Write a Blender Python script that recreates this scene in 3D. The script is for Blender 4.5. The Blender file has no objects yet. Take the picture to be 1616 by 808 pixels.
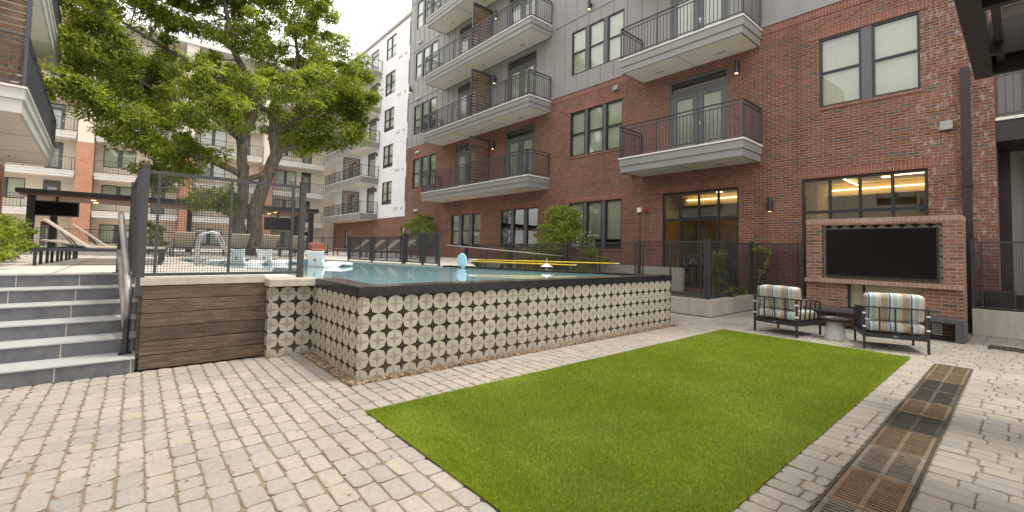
import bpy, bmesh, math, random
import numpy as np
from mathutils import Vector, Matrix
from mathutils.geometry import tessellate_polygon
R = math.radians
PI = math.pi
random.seed(7)
rng = np.random.default_rng(7)
S = bpy.context.scene
COL = S.collection

# ------------------------------------------------------------------ camera
YAW, PITCH, ROLL = R(40.58), R(2.433), R(1.237)
f0 = Vector((-math.cos(YAW), math.sin(YAW), 0)); u0 = Vector((0, 0, 1)); r0 = f0.cross(u0)
fw = f0*math.cos(PITCH)+u0*math.sin(PITCH); up = -f0*math.sin(PITCH)+u0*math.cos(PITCH)
rt = r0*math.cos(ROLL)+up*math.sin(ROLL); up2 = -r0*math.sin(ROLL)+up*math.cos(ROLL)
cam = bpy.data.cameras.new('camera'); camo = bpy.data.objects.new('camera', cam); COL.objects.link(camo)
M = Matrix((rt, up2, -fw)).transposed().to_4x4(); M.translation = Vector((0, 0, 1.5))
camo.matrix_world = M
cam.sensor_width = 36; cam.sensor_fit = 'HORIZONTAL'; cam.lens = 690.5/1616*36
cam.shift_y = -(404-365.66)/1616
cam.clip_start = 0.05; cam.clip_end = 600
S.camera = camo
S.render.resolution_x = 1024; S.render.resolution_y = 512

# ------------------------------------------------------------------ sky, sun, exposure
TO_SUN = Vector((0.22, 0.30, 1.0)).normalized()
EL = math.asin(TO_SUN.z); AZ = math.atan2(TO_SUN.x, TO_SUN.y)
w = bpy.data.worlds.new('World'); S.world = w; w.use_nodes = True
nt = w.node_tree; nt.nodes.clear()
out = nt.nodes.new('ShaderNodeOutputWorld'); bg = nt.nodes.new('ShaderNodeBackground')
sky = nt.nodes.new('ShaderNodeTexSky'); sky.sky_type = 'NISHITA'; sky.sun_disc = False
sky.sun_elevation = EL; sky.sun_rotation = AZ; sky.air_density = 1.0; sky.dust_density = 3.0
tc = nt.nodes.new('ShaderNodeTexCoord')
mp = nt.nodes.new('ShaderNodeMapping'); mp.inputs['Scale'].default_value = (1, 1, 2.2)
nz = nt.nodes.new('ShaderNodeTexNoise'); nz.inputs['Scale'].default_value = 2.3; nz.inputs['Detail'].default_value = 7
nz.inputs['Roughness'].default_value = 0.58
rp = nt.nodes.new('ShaderNodeValToRGB'); rp.color_ramp.elements[0].position = 0.34; rp.color_ramp.elements[1].position = 0.52
rp.color_ramp.elements[0].color = (0.45, 0.45, 0.45, 1); rp.color_ramp.elements[1].color = (1, 1, 1, 1)
mx = nt.nodes.new('ShaderNodeMix'); mx.data_type = 'RGBA'
mx.inputs[7].default_value = (10.6, 10.3, 9.9, 1)
nt.links.new(tc.outputs['Generated'], mp.inputs['Vector']); nt.links.new(mp.outputs[0], nz.inputs['Vector'])
nt.links.new(nz.outputs[0], rp.inputs[0]); nt.links.new(rp.outputs[0], mx.inputs[0])
nt.links.new(sky.outputs[0], mx.inputs[6]); nt.links.new(mx.outputs[2], bg.inputs[0])
bg.inputs[1].default_value = 0.15
nt.links.new(bg.outputs[0], out.inputs[0])
sl = bpy.data.lights.new('sun', 'SUN'); sl.energy = 2.4; sl.angle = R(10); sl.color = (1.0, 0.95, 0.87)
so = bpy.data.objects.new('sun', sl); COL.objects.link(so); so.location = (5, 5, 40)
so.rotation_euler = TO_SUN.to_track_quat('Z', 'Y').to_euler()
S.view_settings.view_transform = 'Standard'; S.view_settings.look = 'None'
S.view_settings.exposure = 0.68; S.view_settings.gamma = 1.0; S.view_settings.use_curve_mapping = False

# ------------------------------------------------------------------ node helper
class NB:
    def __init__(s, name, rough=0.6, metal=0.0, spec=0.5):
        s.m = bpy.data.materials.new(name); s.m.use_nodes = True; s.t = s.m.node_tree; s.t.nodes.clear()
        s.o = s.t.nodes.new('ShaderNodeOutputMaterial'); s.b = s.t.nodes.new('ShaderNodeBsdfPrincipled')
        s.t.links.new(s.b.outputs[0], s.o.inputs[0])
        s.b.inputs['Roughness'].default_value = rough; s.b.inputs['Metallic'].default_value = metal
        s.b.inputs['Specular IOR Level'].default_value = spec
    def set(s, inp, v):
        if hasattr(v, 'is_output') or isinstance(v, bpy.types.NodeSocket): s.t.links.new(v, inp)
        else:
            if isinstance(v, (tuple, list)) and len(v) == 3 and inp.type == 'RGBA': v = (*v, 1)
            inp.default_value = v
    def n(s, ty): return s.t.nodes.new(ty)
    def pos(s): return s.n('ShaderNodeNewGeometry').outputs['Position']
    def island(s): return s.n('ShaderNodeNewGeometry').outputs['Random Per Island']
    def obj(s): return s.n('ShaderNodeTexCoord').outputs['Object']
    def xyz(s, v):
        n = s.n('ShaderNodeSeparateXYZ'); s.set(n.inputs[0], v); return n.outputs[0], n.outputs[1], n.outputs[2]
    def vec(s, x=0., y=0., z=0.):
        n = s.n('ShaderNodeCombineXYZ'); s.set(n.inputs[0], x); s.set(n.inputs[1], y); s.set(n.inputs[2], z); return n.outputs[0]
    def f(s, op, a, b=None, c=None, clamp=False):
        n = s.n('ShaderNodeMath'); n.operation = op; n.use_clamp = clamp
        s.set(n.inputs[0], a)
        if b is not None: s.set(n.inputs[1], b)
        if c is not None: s.set(n.inputs[2], c)
        return n.outputs[0]
    def noise(s, v, scale, detail=3, rough=0.55, dist=0.):
        n = s.n('ShaderNodeTexNoise'); s.set(n.inputs['Vector'], v); n.inputs['Scale'].default_value = scale
        n.inputs['Detail'].default_value = detail; n.inputs['Roughness'].default_value = rough; n.inputs['Distortion'].default_value = dist
        return n.outputs[0]
    def white(s, v):
        n = s.n('ShaderNodeTexWhiteNoise'); n.noise_dimensions = '3D'; s.set(n.inputs[0], v); return n.outputs[0]
    def ramp(s, v, stops, interp='LINEAR'):
        n = s.n('ShaderNodeValToRGB'); n.color_ramp.interpolation = interp; s.set(n.inputs[0], v); e = n.color_ramp.elements
        while len(e) < len(stops): e.new(0.5)
        for i, (p, c) in enumerate(stops):
            e[i].position = p; e[i].color = (*c, 1) if isinstance(c, (tuple, list)) else (c, c, c, 1)
        return n.outputs[0]
    def mix(s, fac, a, b, bl='MIX'):
        n = s.n('ShaderNodeMix'); n.data_type = 'RGBA'; n.blend_type = bl
        s.set(n.inputs[0], fac); s.set(n.inputs[6], a); s.set(n.inputs[7], b); return n.outputs[2]
    def mulv(s, v, k):
        n = s.n('ShaderNodeVectorMath'); n.operation = 'MULTIPLY'; s.set(n.inputs[0], v); n.inputs[1].default_value = k; return n.outputs[0]
    def bump(s, h, strength=0.3, dist=0.01):
        n = s.n('ShaderNodeBump'); n.inputs['Strength'].default_value = strength; n.inputs['Distance'].default_value = dist
        s.set(n.inputs['Height'], h); s.t.links.new(n.outputs[0], s.b.inputs['Normal'])
    def col(s, v): s.set(s.b.inputs['Base Color'], v)
    def rough(s, v): s.set(s.b.inputs['Roughness'], v)

def plain(name, c, rough=0.6, metal=0.0, var=0.12, scale=3.0, bump=0.0, bscale=60, spec=0.5):
    b = NB(name, rough, metal, spec); p = b.pos()
    k = b.noise(p, scale, 5, 0.6)
    lo = tuple(x*(1-var) for x in c); hi = tuple(min(1, x*(1+var)) for x in c)
    b.col(b.ramp(k, [(0.3, lo), (0.7, hi)]))
    b.rough(b.ramp(b.noise(p, scale*4, 3), [(0.3, max(0.02, rough-0.08)), (0.7, min(1, rough+0.08))]))
    if bump: b.bump(b.noise(p, bscale, 4), bump, 0.004)
    return b.m

def brick_mat(name, cols, bigv=(0.78, 1.15), L=0.203, H=0.0677, soldier=False, stain=0.35, mortar=(0.25, 0.2, 0.175), dark=0.07):
    b = NB(name, 0.85, spec=0.25); x, y, z = b.xyz(b.pos())
    h = b.f('ADD', x, y)
    if soldier: u = b.f('DIVIDE', z, L+0.01); v = b.f('DIVIDE', h, H)
    else: u = b.f('DIVIDE', h, L+0.01); v = b.f('DIVIDE', z, H)
    row = b.f('FLOOR', v)
    if soldier: uu = u
    else: uu = b.f('ADD', u, b.f('MULTIPLY', b.f('MODULO', b.f('ABSOLUTE', row), 2.0), 0.5))
    colm = b.f('FLOOR', uu); fu = b.f('FRACT', uu); fv = b.f('FRACT', v)
    nzv = b.f('MULTIPLY', b.f('SUBTRACT', b.noise(b.pos(), 30, 3), 0.5), 0.10)
    du = b.f('MINIMUM', fu, b.f('SUBTRACT', 1.0, fu)); dv = b.f('MINIMUM', fv, b.f('SUBTRACT', 1.0, fv))
    du = b.f('MULTIPLY', du, 3.1)
    d = b.f('ADD', b.f('MINIMUM', du, dv), nzv)
    mask = b.f('MULTIPLY', b.f('SUBTRACT', d, 0.06), 12.0, clamp=True)
    r1 = b.white(b.vec(colm, row, 1.0)); r2 = b.white(b.vec(colm, row, 7.0))
    c = b.ramp(r1, [(i/(len(cols)-1), q) for i, q in enumerate(cols)])
    c = b.mix(b.f('LESS_THAN', r2, dark), c, (0.115, 0.09, 0.075))
    c = b.mix(0.55, c, b.ramp(b.noise(b.pos(), 45, 5, 0.7), [(0.25, 0.55), (0.75, 1.25)]), 'MULTIPLY')
    big = b.ramp(b.noise(b.pos(), 0.7, 4, 0.6), [(0.3, bigv[0]), (0.7, bigv[1])])
    c = b.mix(1.0, c, big, 'MULTIPLY')
    mc = b.ramp(b.noise(b.pos(), 8, 4), [(0.3, tuple(q*0.75 for q in mortar)), (0.75, tuple(q*1.25 for q in mortar))])
    c = b.mix(mask, mc, c)
    if stain:
        st = b.noise(b.mulv(b.pos(), (7, 7, 2.2)), 1.0, 4, 0.6)
        st2 = b.noise(b.pos(), 0.35, 2)
        k = b.f('MULTIPLY', b.ramp(st, [(0.63, 0.0), (0.72, 1.0)]), b.ramp(st2, [(0.42, 0.0), (0.65, 1.0)]))
        c = b.mix(b.f('MULTIPLY', k, stain), c, (0.5, 0.47, 0.45))
        st3 = b.ramp(b.noise(b.mulv(b.pos(), (16, 16, 6)), 1.0, 5, 0.65), [(0.52, 0.0), (0.72, 1.0)])
        right = b.f('MULTIPLY', b.f('SUBTRACT', x, -1.75), 3.0, clamp=True)
        c = b.mix(b.f('MULTIPLY', b.f('MULTIPLY', st3, right), 0.5 if name == 'red_brick' else 0.0), c, (0.55, 0.52, 0.50))
        run = b.f('MULTIPLY', b.ramp(b.noise(b.mulv(b.pos(), (2.2, 2.2, 0.12)), 1.0, 4, 0.6), [(0.5, 0.0), (0.7, 1.0)]), 0.35)
        c = b.mix(run, c, b.mix(1.0, c, (0.55, 0.5, 0.5), 'MULTIPLY'))
    b.col(c); b.bump(b.f('ADD', mask, b.f('MULTIPLY', b.noise(b.pos(), 90, 4), 0.5)), 0.5, 0.006)
    return b.m

BR = [(0.15, 0.056, 0.036), (0.19, 0.070, 0.045), (0.22, 0.083, 0.052), (0.19, 0.088, 0.062), (0.24, 0.10, 0.068)]
MAT = {}
MAT['brick'] = brick_mat('red_brick', BR)
MAT['soldier'] = brick_mat('soldier_brick', [(0.22, 0.075, 0.052), (0.27, 0.09, 0.06), (0.25, 0.10, 0.075)], soldier=True, stain=0.1, dark=0.0)
MAT['fbrick'] = brick_mat('fireplace_brick', [(0.17, 0.08, 0.056), (0.24, 0.10, 0.07), (0.28, 0.125, 0.088), (0.22, 0.13, 0.10), (0.33, 0.17, 0.125)], stain=0.15, mortar=(0.30, 0.25, 0.21))
MAT['fsoldier'] = brick_mat('cap_brick', [(0.30, 0.20, 0.16), (0.36, 0.24, 0.19), (0.33, 0.19, 0.15)], soldier=True, stain=0.1, dark=0.0, mortar=(0.36, 0.31, 0.27))
MAT['obrick'] = brick_mat('orange_brick', [(0.36, 0.15, 0.09), (0.42, 0.18, 0.11), (0.47, 0.22, 0.14)], stain=0.0, dark=0.0, mortar=(0.42, 0.30, 0.22))
MAT['wbrick'] = brick_mat('white_painted_brick', [(0.72, 0.72, 0.73), (0.78, 0.78, 0.79), (0.75, 0.75, 0.76)], stain=0.0, dark=0.0, mortar=(0.55, 0.55, 0.56), bigv=(0.94, 1.02))
MAT['siding'] = plain('grey_siding', (0.255, 0.245, 0.24), 0.6, var=0.06, scale=1.2, bump=0.05)
MAT['siding_l'] = plain('taupe_siding', (0.30, 0.285, 0.27), 0.7, var=0.05, scale=1.2)
MAT['stucco'] = plain('beige_stucco', (0.62, 0.56, 0.47), 0.85, var=0.06, scale=1.5, bump=0.15)
MAT['fascia'] = plain('grey_fascia', (0.24, 0.232, 0.225), 0.55, var=0.06, scale=2)
MAT['fascia_l'] = plain('pale_fascia', (0.55, 0.54, 0.51), 0.6, var=0.06, scale=2)
MAT['soffit'] = plain('soffit_white', (0.80, 0.76, 0.69), 0.75, var=0.05, scale=2)
MAT['slabtop'] = plain('slab_edge', (0.66, 0.64, 0.60), 0.7, var=0.1, scale=4)
MAT['rail'] = plain('rail_metal', (0.065, 0.066, 0.075), 0.42, 0.3, var=0.1)
MAT['black'] = plain('black_metal', (0.028, 0.028, 0.031), 0.4, 0.2, var=0.15)
MAT['fence'] = plain('fence_metal', (0.05, 0.047, 0.047), 0.5, 0.2, var=0.15)
MAT['frame'] = plain('window_frame', (0.02, 0.022, 0.026), 0.4, 0.1, var=0.1)
MAT['mull'] = plain('mullion_grey', (0.10, 0.10, 0.11), 0.5, var=0.08)
MAT['doorpaint'] = plain('door_paint', (0.10, 0.105, 0.108), 0.45, var=0.06)
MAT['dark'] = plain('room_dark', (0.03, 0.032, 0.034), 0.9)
MAT['steel'] = plain('pergola_steel', (0.022, 0.017, 0.016), 0.45, 0.1, var=0.2, scale=2)
MAT['white'] = plain('white_plastic', (0.75, 0.75, 0.75), 0.45, var=0.04)
MAT['red'] = plain('red_plastic', (0.3, 0.015, 0.02), 0.4)
MAT['chrome'] = plain('brushed_steel', (0.55, 0.54, 0.53), 0.28, 1.0, var=0.1)
MAT['handrail'] = plain('handrail_metal', (0.34, 0.32, 0.31), 0.4, 0.6, var=0.2)
MAT['yellow'] = plain('yellow_paint', (0.75, 0.52, 0.03), 0.4, var=0.06)
MAT['blue'] = plain('pale_blue_net', (0.42, 0.64, 0.78), 0.6)
MAT['greenlens'] = plain('amber', (0.6, 0.3, 0.05), 0.5)
MAT['sling'] = plain('sling_fabric', (0.42, 0.37, 0.30), 0.85, var=0.05)
MAT['coral'] = plain('coral_cushion', (0.50, 0.20, 0.15), 0.9)
MAT['soil'] = plain('planter_soil', (0.06, 0.045, 0.03), 0.95, bump=0.5)
MAT['wall_in'] = plain('lounge_wall', (0.50, 0.38, 0.2), 0.8)
MAT['floor_in'] = plain('lounge_floor', (0.12, 0.09, 0.06), 0.4)
MAT['teal_in'] = plain('lounge_teal', (0.10, 0.17, 0.18), 0.6)

def concrete(name, c, streak=0.25):
    b = NB(name, 0.85, spec=0.3); p = b.pos()
    k = b.mix(0.5, b.noise(p, 2.2, 6, 0.65), b.noise(b.mulv(p, (9, 9, 1.0)), 1.0, 4, 0.6))
    b.col(b.ramp(k, [(0.3, tuple(q*(1-streak) for q in c)), (0.7, tuple(min(1, q*(1+streak*0.6)) for q in c))]))
    b.bump(b.noise(p, 70, 5, 0.7), 0.25, 0.004)
    return b.m
MAT['concrete'] = concrete('planter_concrete', (0.42, 0.385, 0.335))
MAT['deck'] = concrete('deck_concrete', (0.48, 0.445, 0.40), 0.12)
MAT['tableconc'] = concrete('table_concrete', (0.55, 0.54, 0.53), 0.08)
MAT['hearth'] = concrete('hearth_concrete', (0.095, 0.09, 0.092), 0.2)

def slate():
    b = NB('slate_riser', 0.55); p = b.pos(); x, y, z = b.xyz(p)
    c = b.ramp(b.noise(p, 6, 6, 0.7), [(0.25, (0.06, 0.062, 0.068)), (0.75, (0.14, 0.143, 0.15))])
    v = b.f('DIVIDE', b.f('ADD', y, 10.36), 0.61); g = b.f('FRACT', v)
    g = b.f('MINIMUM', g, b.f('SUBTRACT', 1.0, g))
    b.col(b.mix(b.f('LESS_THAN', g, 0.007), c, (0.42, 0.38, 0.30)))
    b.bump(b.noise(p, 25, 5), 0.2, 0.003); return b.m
MAT['slate'] = slate()
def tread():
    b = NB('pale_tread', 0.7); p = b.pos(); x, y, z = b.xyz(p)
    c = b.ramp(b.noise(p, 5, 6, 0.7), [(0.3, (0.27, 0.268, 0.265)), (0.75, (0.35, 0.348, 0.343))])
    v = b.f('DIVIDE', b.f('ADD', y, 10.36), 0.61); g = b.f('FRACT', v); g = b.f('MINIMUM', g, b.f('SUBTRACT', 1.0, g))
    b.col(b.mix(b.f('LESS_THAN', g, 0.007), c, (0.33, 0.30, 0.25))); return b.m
MAT['tread'] = tread()

def glass(name, tint=(0.9, 0.94, 0.93), refl=0.35):
    b = NB(name); t = b.t; t.nodes.remove(b.b)
    tr = t.nodes.new('ShaderNodeBsdfTransparent'); tr.inputs[0].default_value = (*tint, 1)
    gl = t.nodes.new('ShaderNodeBsdfGlossy'); gl.inputs['Roughness'].default_value = 0.015
    lw = t.nodes.new('ShaderNodeFresnel'); lw.inputs[0].default_value = 1.5
    n = t.nodes.new('ShaderNodeBump'); n.inputs['Strength'].default_value = 0.06; n.inputs['Distance'].default_value = 0.02
    nz = t.nodes.new('ShaderNodeTexNoise'); nz.inputs['Scale'].default_value = 1.1
    t.links.new(nz.outputs[0], n.inputs['Height']); t.links.new(n.outputs[0], gl.inputs['Normal'])
    k = t.nodes.new('ShaderNodeMath'); k.operation = 'MULTIPLY_ADD'; k.inputs[1].default_value = 1.4; k.inputs[2].default_value = refl*0.2; k.use_clamp = True
    t.links.new(lw.outputs[0], k.inputs[0])
    m = t.nodes.new('ShaderNodeMixShader'); t.links.new(k.outputs[0], m.inputs[0]); t.links.new(tr.outputs[0], m.inputs[1]); t.links.new(gl.outputs[0], m.inputs[2])
    t.links.new(m.outputs[0], b.o.inputs[0]); return b.m
MAT['glass'] = glass('window_glass')
def blind():
    b = NB('roller_blind', 0.85); p = b.pos(); x, y, z = b.xyz(p)
    h = b.f('ADD', x, y)
    c = b.ramp(b.noise(b.vec(b.f('MULTIPLY', h, 22.0), 0., 0.), 1, 2), [(0.3, (0.68, 0.71, 0.58)), (0.7, (0.78, 0.80, 0.68))])
    b.col(c); return b.m
MAT['blind'] = blind()
def blind_w():
    b = NB('pleated_blind', 0.85); x, y, z = b.xyz(b.pos())
    b.col(b.ramp(b.noise(b.vec(b.f('MULTIPLY', b.f('ADD', x, y), 30.0), 0., 0.), 1, 2), [(0.3, (0.56, 0.56, 0.50)), (0.7, (0.72, 0.72, 0.66))])); return b.m
MAT['blindw'] = blind_w()

def wood(name, ca, cb, board=0.167, z0=0.0, axis=1, gap=0.035):
    b = NB(name, 0.7); p = b.pos(); x, y, z = b.xyz(p)
    v = b.f('DIVIDE', b.f('SUBTRACT', z, z0), board); row = b.f('FLOOR', v); fv = b.f('FRACT', v)
    off = b.f('MULTIPLY', b.white(b.vec(row, 3., 1.)), 9.0)
    h = b.f('ADD', x, y)
    q = b.vec(b.f('ADD', b.f('MULTIPLY', h, 1.6), off), 0.0, b.f('MULTIPLY', z, 26.0))
    g = b.noise(q, 1.6, 8, 0.68, 1.2)
    c = b.ramp(g, [(0.34, ca), (0.5, tuple((a+d)/2 for a, d in zip(ca, cb))), (0.66, cb)])
    c = b.mix(1.0, c, b.ramp(b.white(b.vec(row, 5., 2.)), [(0, 0.75), (1, 1.2)]), 'MULTIPLY')
    c = b.mix(1.0, c, b.ramp(b.noise(p, 3.0, 5, 0.7), [(0.3, 0.65), (0.7, 1.2)]), 'MULTIPLY')
    b.col(c); b.bump(g, 0.35, 0.004); return b.m
MAT['plank'] = wood('weathered_plank', (0.028, 0.019, 0.013), (0.165, 0.112, 0.07), 0.1633, 0.01)
MAT['slat'] = wood('cedar_slat', (0.10, 0.055, 0.03), (0.22, 0.13, 0.075), 0.13)
MAT['soffitwood'] = wood('soffit_wood', (0.2, 0.11, 0.07), (0.4, 0.24, 0.15), 0.13)

def star_tile():
    b = NB('star_tile', 0.7, spec=0.2); p = b.pos(); x, y, z = b.xyz(p)
    P = 0.2045
    u = b.f('DIVIDE', b.f('ADD', b.f('ADD', x, y), 2.80), P); v = b.f('DIVIDE', b.f('SUBTRACT', z, 0.94), P)
    def cell(a):
        q = b.f('SUBTRACT', b.f('FRACT', b.f('ADD', a, 100.5)), 0.5); return b.f('ABSOLUTE', q)
    bu, bv = cell(u), cell(v); gu, gv = b.f('SUBTRACT', 0.5, bu), b.f('SUBTRACT', 0.5, bv)
    def star(a, c, r, k):
        A_ = b.f('MAXIMUM', a, c); C2 = b.f('MINIMUM', a, c)
        return b.f('LESS_THAN', b.f('MULTIPLY', C2, r-k), b.f('MULTIPLY', b.f('SUBTRACT', r, A_), k))
    grain = b.noise(p, 40, 5, 0.7); tn = b.white(b.vec(b.f('FLOOR', u), b.f('FLOOR', v), 1.0))
    light = b.ramp(grain, [(0.25, (0.36, 0.325, 0.275)), (0.75, (0.455, 0.42, 0.36))])
    light = b.mix(1.0, light, b.ramp(tn, [(0, 0.90), (1, 1.06)]), 'MULTIPLY')
    gs = star(gu, gv, 0.43, 0.095)
    c = b.mix(gs, light, (0.275, 0.245, 0.20))
    # slim gap between petals along the tile diagonals of the light shape
    seam = b.f('LESS_THAN', b.f('MINIMUM', bu, bv), 0.012)
    c = b.mix(b.f('MULTIPLY', seam, 0.45), c, (0.28, 0.255, 0.21))
    bs = star(bu, bv, 0.48, 0.118)
    c = b.mix(bs, c, (0.012, 0.010, 0.008))
    line = b.f('MULTIPLY', b.f('LESS_THAN', b.f('MINIMUM', bu, bv), 0.014), bs)
    c = b.mix(b.f('MULTIPLY', line, 0.35), c, (0.22, 0.17, 0.08))
    grout = b.f('LESS_THAN', b.f('MINIMUM', b.f('MINIMUM', gu, gv), 1.0), 0.008)
    c = b.mix(b.f('MULTIPLY', grout, 0.35), c, (0.2, 0.18, 0.15))
    dirt = b.f('MULTIPLY', b.f('SUBTRACT', 1.0, b.f('MULTIPLY', z, 3.2), clamp=True), b.ramp(b.noise(p, 7, 5, 0.7), [(0.35, 0.1), (0.7, 1.0)]))
    c = b.mix(b.f('MULTIPLY', dirt, 0.5), c, (0.2, 0.15, 0.09))
    wet = b.f('MULTIPLY', b.ramp(b.noise(b.vec(b.f('MULTIPLY', b.f('ADD', x, y), 5.0), 0., b.f('MULTIPLY', z, 0.7)), 1.0, 4, 0.6), [(0.5, 0.0), (0.68, 1.0)]), 0.3)
    c = b.mix(wet, c, b.mix(1.0, c, (0.6, 0.56, 0.5), 'MULTIPLY'))
    b.col(c); b.bump(b.f('ADD', grain, b.f('MULTIPLY', seam, -2.0)), 0.2, 0.003)
    return b.m
MAT['tile'] = star_tile()
def band():
    b = NB('dark_weir_tile', 0.25); p = b.pos(); x, y, z = b.xyz(p)
    g = b.f('FRACT', b.f('MULTIPLY', b.f('ADD', x, y), 1/0.033)); r = b.white(b.vec(b.f('FLOOR', b.f('MULTIPLY', b.f('ADD', x, y), 1/0.033)), b.f('FLOOR', b.f('MULTIPLY', z, 30)), 0.))
    c = b.ramp(r, [(0, (0.008, 0.008, 0.009)), (1, (0.02, 0.019, 0.021))])
    b.col(b.mix(b.f('LESS_THAN', g, 0.1), c, (0.025, 0.024, 0.025))); return b.m
MAT['band'] = band()
MAT['weir'] = plain('weir_top', (0.085, 0.068, 0.058), 0.12, var=0.2, scale=8)
def water():
    b = NB('pool_water', 0.03, spec=0.6); p = b.pos()
    b.col(b.ramp(b.noise(p, 0.25, 3), [(0.3, (0.15, 0.28, 0.31)), (0.7, (0.21, 0.37, 0.40))]))
    b.b.inputs['IOR'].default_value = 1.33
    b.bump(b.noise(b.mulv(p, (1, 1, 1)), 3.5, 3, 0.5), 0.035, 0.02); return b.m
MAT['water'] = water()

def paver_mat():
    b = NB('paver_stone', 0.85, spec=0.3); p = b.pos(); r = b.island()
    c = b.ramp(r, [(0.0, (0.265, 0.238, 0.203)), (0.25, (0.30, 0.27, 0.232)), (0.5, (0.28, 0.255, 0.226)), (0.7, (0.25, 0.232, 0.21)), (0.85, (0.32, 0.282, 0.235)), (1, (0.285, 0.252, 0.212))])
    c = b.mix(1.0, c, b.ramp(b.noise(p, 28, 6, 0.75), [(0.25, 0.78), (0.75, 1.16)]), 'MULTIPLY')
    c = b.mix(1.0, c, b.ramp(b.noise(p, 1.1, 5, 0.6), [(0.3, 0.88), (0.7, 1.1)]), 'MULTIPLY')
    dirt = b.ramp(b.noise(p, 3.2, 6, 0.7), [(0.62, 0.0), (0.75, 1.0)])
    c = b.mix(b.f('MULTIPLY', dirt, 0.35), c, (0.26, 0.19, 0.10))
    rs_ = b.f('MULTIPLY', b.ramp(b.noise(p, 17, 4, 0.7), [(0.66, 0.0), (0.74, 1.0)]), b.ramp(b.noise(p, 0.9, 3), [(0.45, 0.0), (0.6, 1.0)]))
    c = b.mix(b.f('MULTIPLY', rs_, 0.55), c, (0.22, 0.11, 0.04))
    c = b.mix(1.0, c, b.ramp(b.noise(p, 0.45, 3), [(0.35, 0.9), (0.65, 1.08)]), 'MULTIPLY')
    b.col(c); b.bump(b.noise(p, 80, 6, 0.7), 0.6, 0.006); return b.m
MAT['paver'] = paver_mat()
MAT['sand'] = plain('joint_sand', (0.175, 0.135, 0.088), 0.95, var=0.3, scale=10, bump=0.4)
MAT['ground'] = plain('far_ground', (0.30, 0.28, 0.25), 0.9, scale=0.5)
def pebble():
    b = NB('river_pebble', 0.6); r = b.island()
    b.col(b.ramp(r, [(0, (0.16, 0.09, 0.045)), (0.3, (0.40, 0.26, 0.14)), (0.6, (0.50, 0.40, 0.28)), (0.8, (0.22, 0.16, 0.11)), (1, (0.62, 0.55, 0.44))])); return b.m
MAT['pebble'] = pebble()
def leafmat(name, stops, trans=0.35):
    b = NB(name, 0.5, spec=0.35); r = b.island(); p = b.pos()
    k = b.f('ADD', b.f('MULTIPLY', r, 0.5), b.f('MULTIPLY', b.ramp(b.noise(p, 1.1, 3), [(0.32, 0.0), (0.68, 1.0)]), 0.5)) if name == 'tree_leaf' else b.f('ADD', b.f('MULTIPLY', r, 0.6), b.f('MULTIPLY', b.noise(p, 0.9, 2), 0.4))
    c = b.ramp(k, stops); b.col(c)
    t = b.t; tl = t.nodes.new('ShaderNodeBsdfTranslucent')
    cc = b.mix(1.0, c, (1.5, 1.4, 0.7), 'MULTIPLY'); t.links.new(cc, tl.inputs[0])
    m = t.nodes.new('ShaderNodeMixShader'); m.inputs[0].default_value = trans
    t.links.new(b.b.outputs[0], m.inputs[1]); t.links.new(tl.outputs[0], m.inputs[2]); t.links.new(m.outputs[0], b.o.inputs[0]); return b.m
MAT['leaf'] = leafmat('tree_leaf', [(0.2, (0.07, 0.115, 0.02)), (0.42, (0.15, 0.205, 0.03)), (0.6, (0.27, 0.335, 0.05)), (0.78, (0.42, 0.46, 0.08))], 0.45)
MAT['leafy'] = leafmat('bright_leaf', [(0.2, (0.12, 0.17, 0.03)), (0.6, (0.26, 0.32, 0.05)), (0.9, (0.40, 0.42, 0.08))], 0.4)
MAT['leafm'] = leafmat('maple_leaf', [(0.2, (0.12, 0.18, 0.03)), (0.6, (0.24, 0.30, 0.055)), (0.9, (0.36, 0.38, 0.10))], 0.4)
MAT['turf'] = leafmat('turf_blade', [(0.15, (0.12, 0.175, 0.007)), (0.5, (0.215, 0.29, 0.012)), (0.82, (0.32, 0.385, 0.025)), (0.95, (0.45, 0.45, 0.12))], 0.2)
MAT['turfbase'] = plain('turf_base', (0.05, 0.085, 0.012), 0.95, var=0.3, scale=14)
def bark():
    b = NB('tree_bark', 0.9, spec=0.2); p = b.pos()
    g = b.noise(b.mulv(p, (7, 7, 1.6)), 1.6, 7, 0.7, 0.6)
    b.col(b.ramp(g, [(0.3, (0.06, 0.048, 0.04)), (0.5, (0.19, 0.155, 0.125)), (0.75, (0.38, 0.32, 0.27))])); b.bump(g, 1.0, 0.06); return b.m
MAT['bark'] = bark()
def cushion():
    b = NB('striped_cushion', 0.9, spec=0.2); x, y, z = b.xyz(b.obj())
    u = b.f('FRACT', b.f('DIVIDE', b.f('ADD', x, 0.41), 0.27))
    W, T, B, A = (0.56, 0.57, 0.54), (0.33, 0.27, 0.205), (0.07, 0.145, 0.30), (0.34, 0.43, 0.42)
    c = b.ramp(u, [(0.0, T), (0.24, W), (0.265, B), (0.35, W), (0.44, A), (0.60, A), (0.66, W), (0.72, (0.5, 0.42, 0.33)), (0.9, T)], 'CONSTANT')
    wv = b.f('MULTIPLY', b.noise(b.obj(), 260, 2), 1.0)
    b.col(b.mix(1.0, c, b.ramp(wv, [(0.3, 0.86), (0.7, 1.08)]), 'MULTIPLY')); b.bump(b.noise(b.obj(), 9, 4), 0.35, 0.03); return b.m
MAT['cushion'] = cushion()
def tvm():
    b = NB('tv_screen', 0.12, spec=0.12); b.col((0.008, 0.006, 0.006)); return b.m
MAT['tv'] = tvm()
def grate_m(name, a, c):
    b = NB(name, 0.7, 0.35); p = b.pos(); b.col(b.ramp(b.noise(p, 9, 7, 0.75), [(0.3, a), (0.7, c)])); b.bump(b.noise(p, 60, 5), 0.4, 0.003); return b.m
MAT['rust'] = grate_m('rusty_iron', (0.13, 0.08, 0.042), (0.28, 0.20, 0.125))
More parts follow.
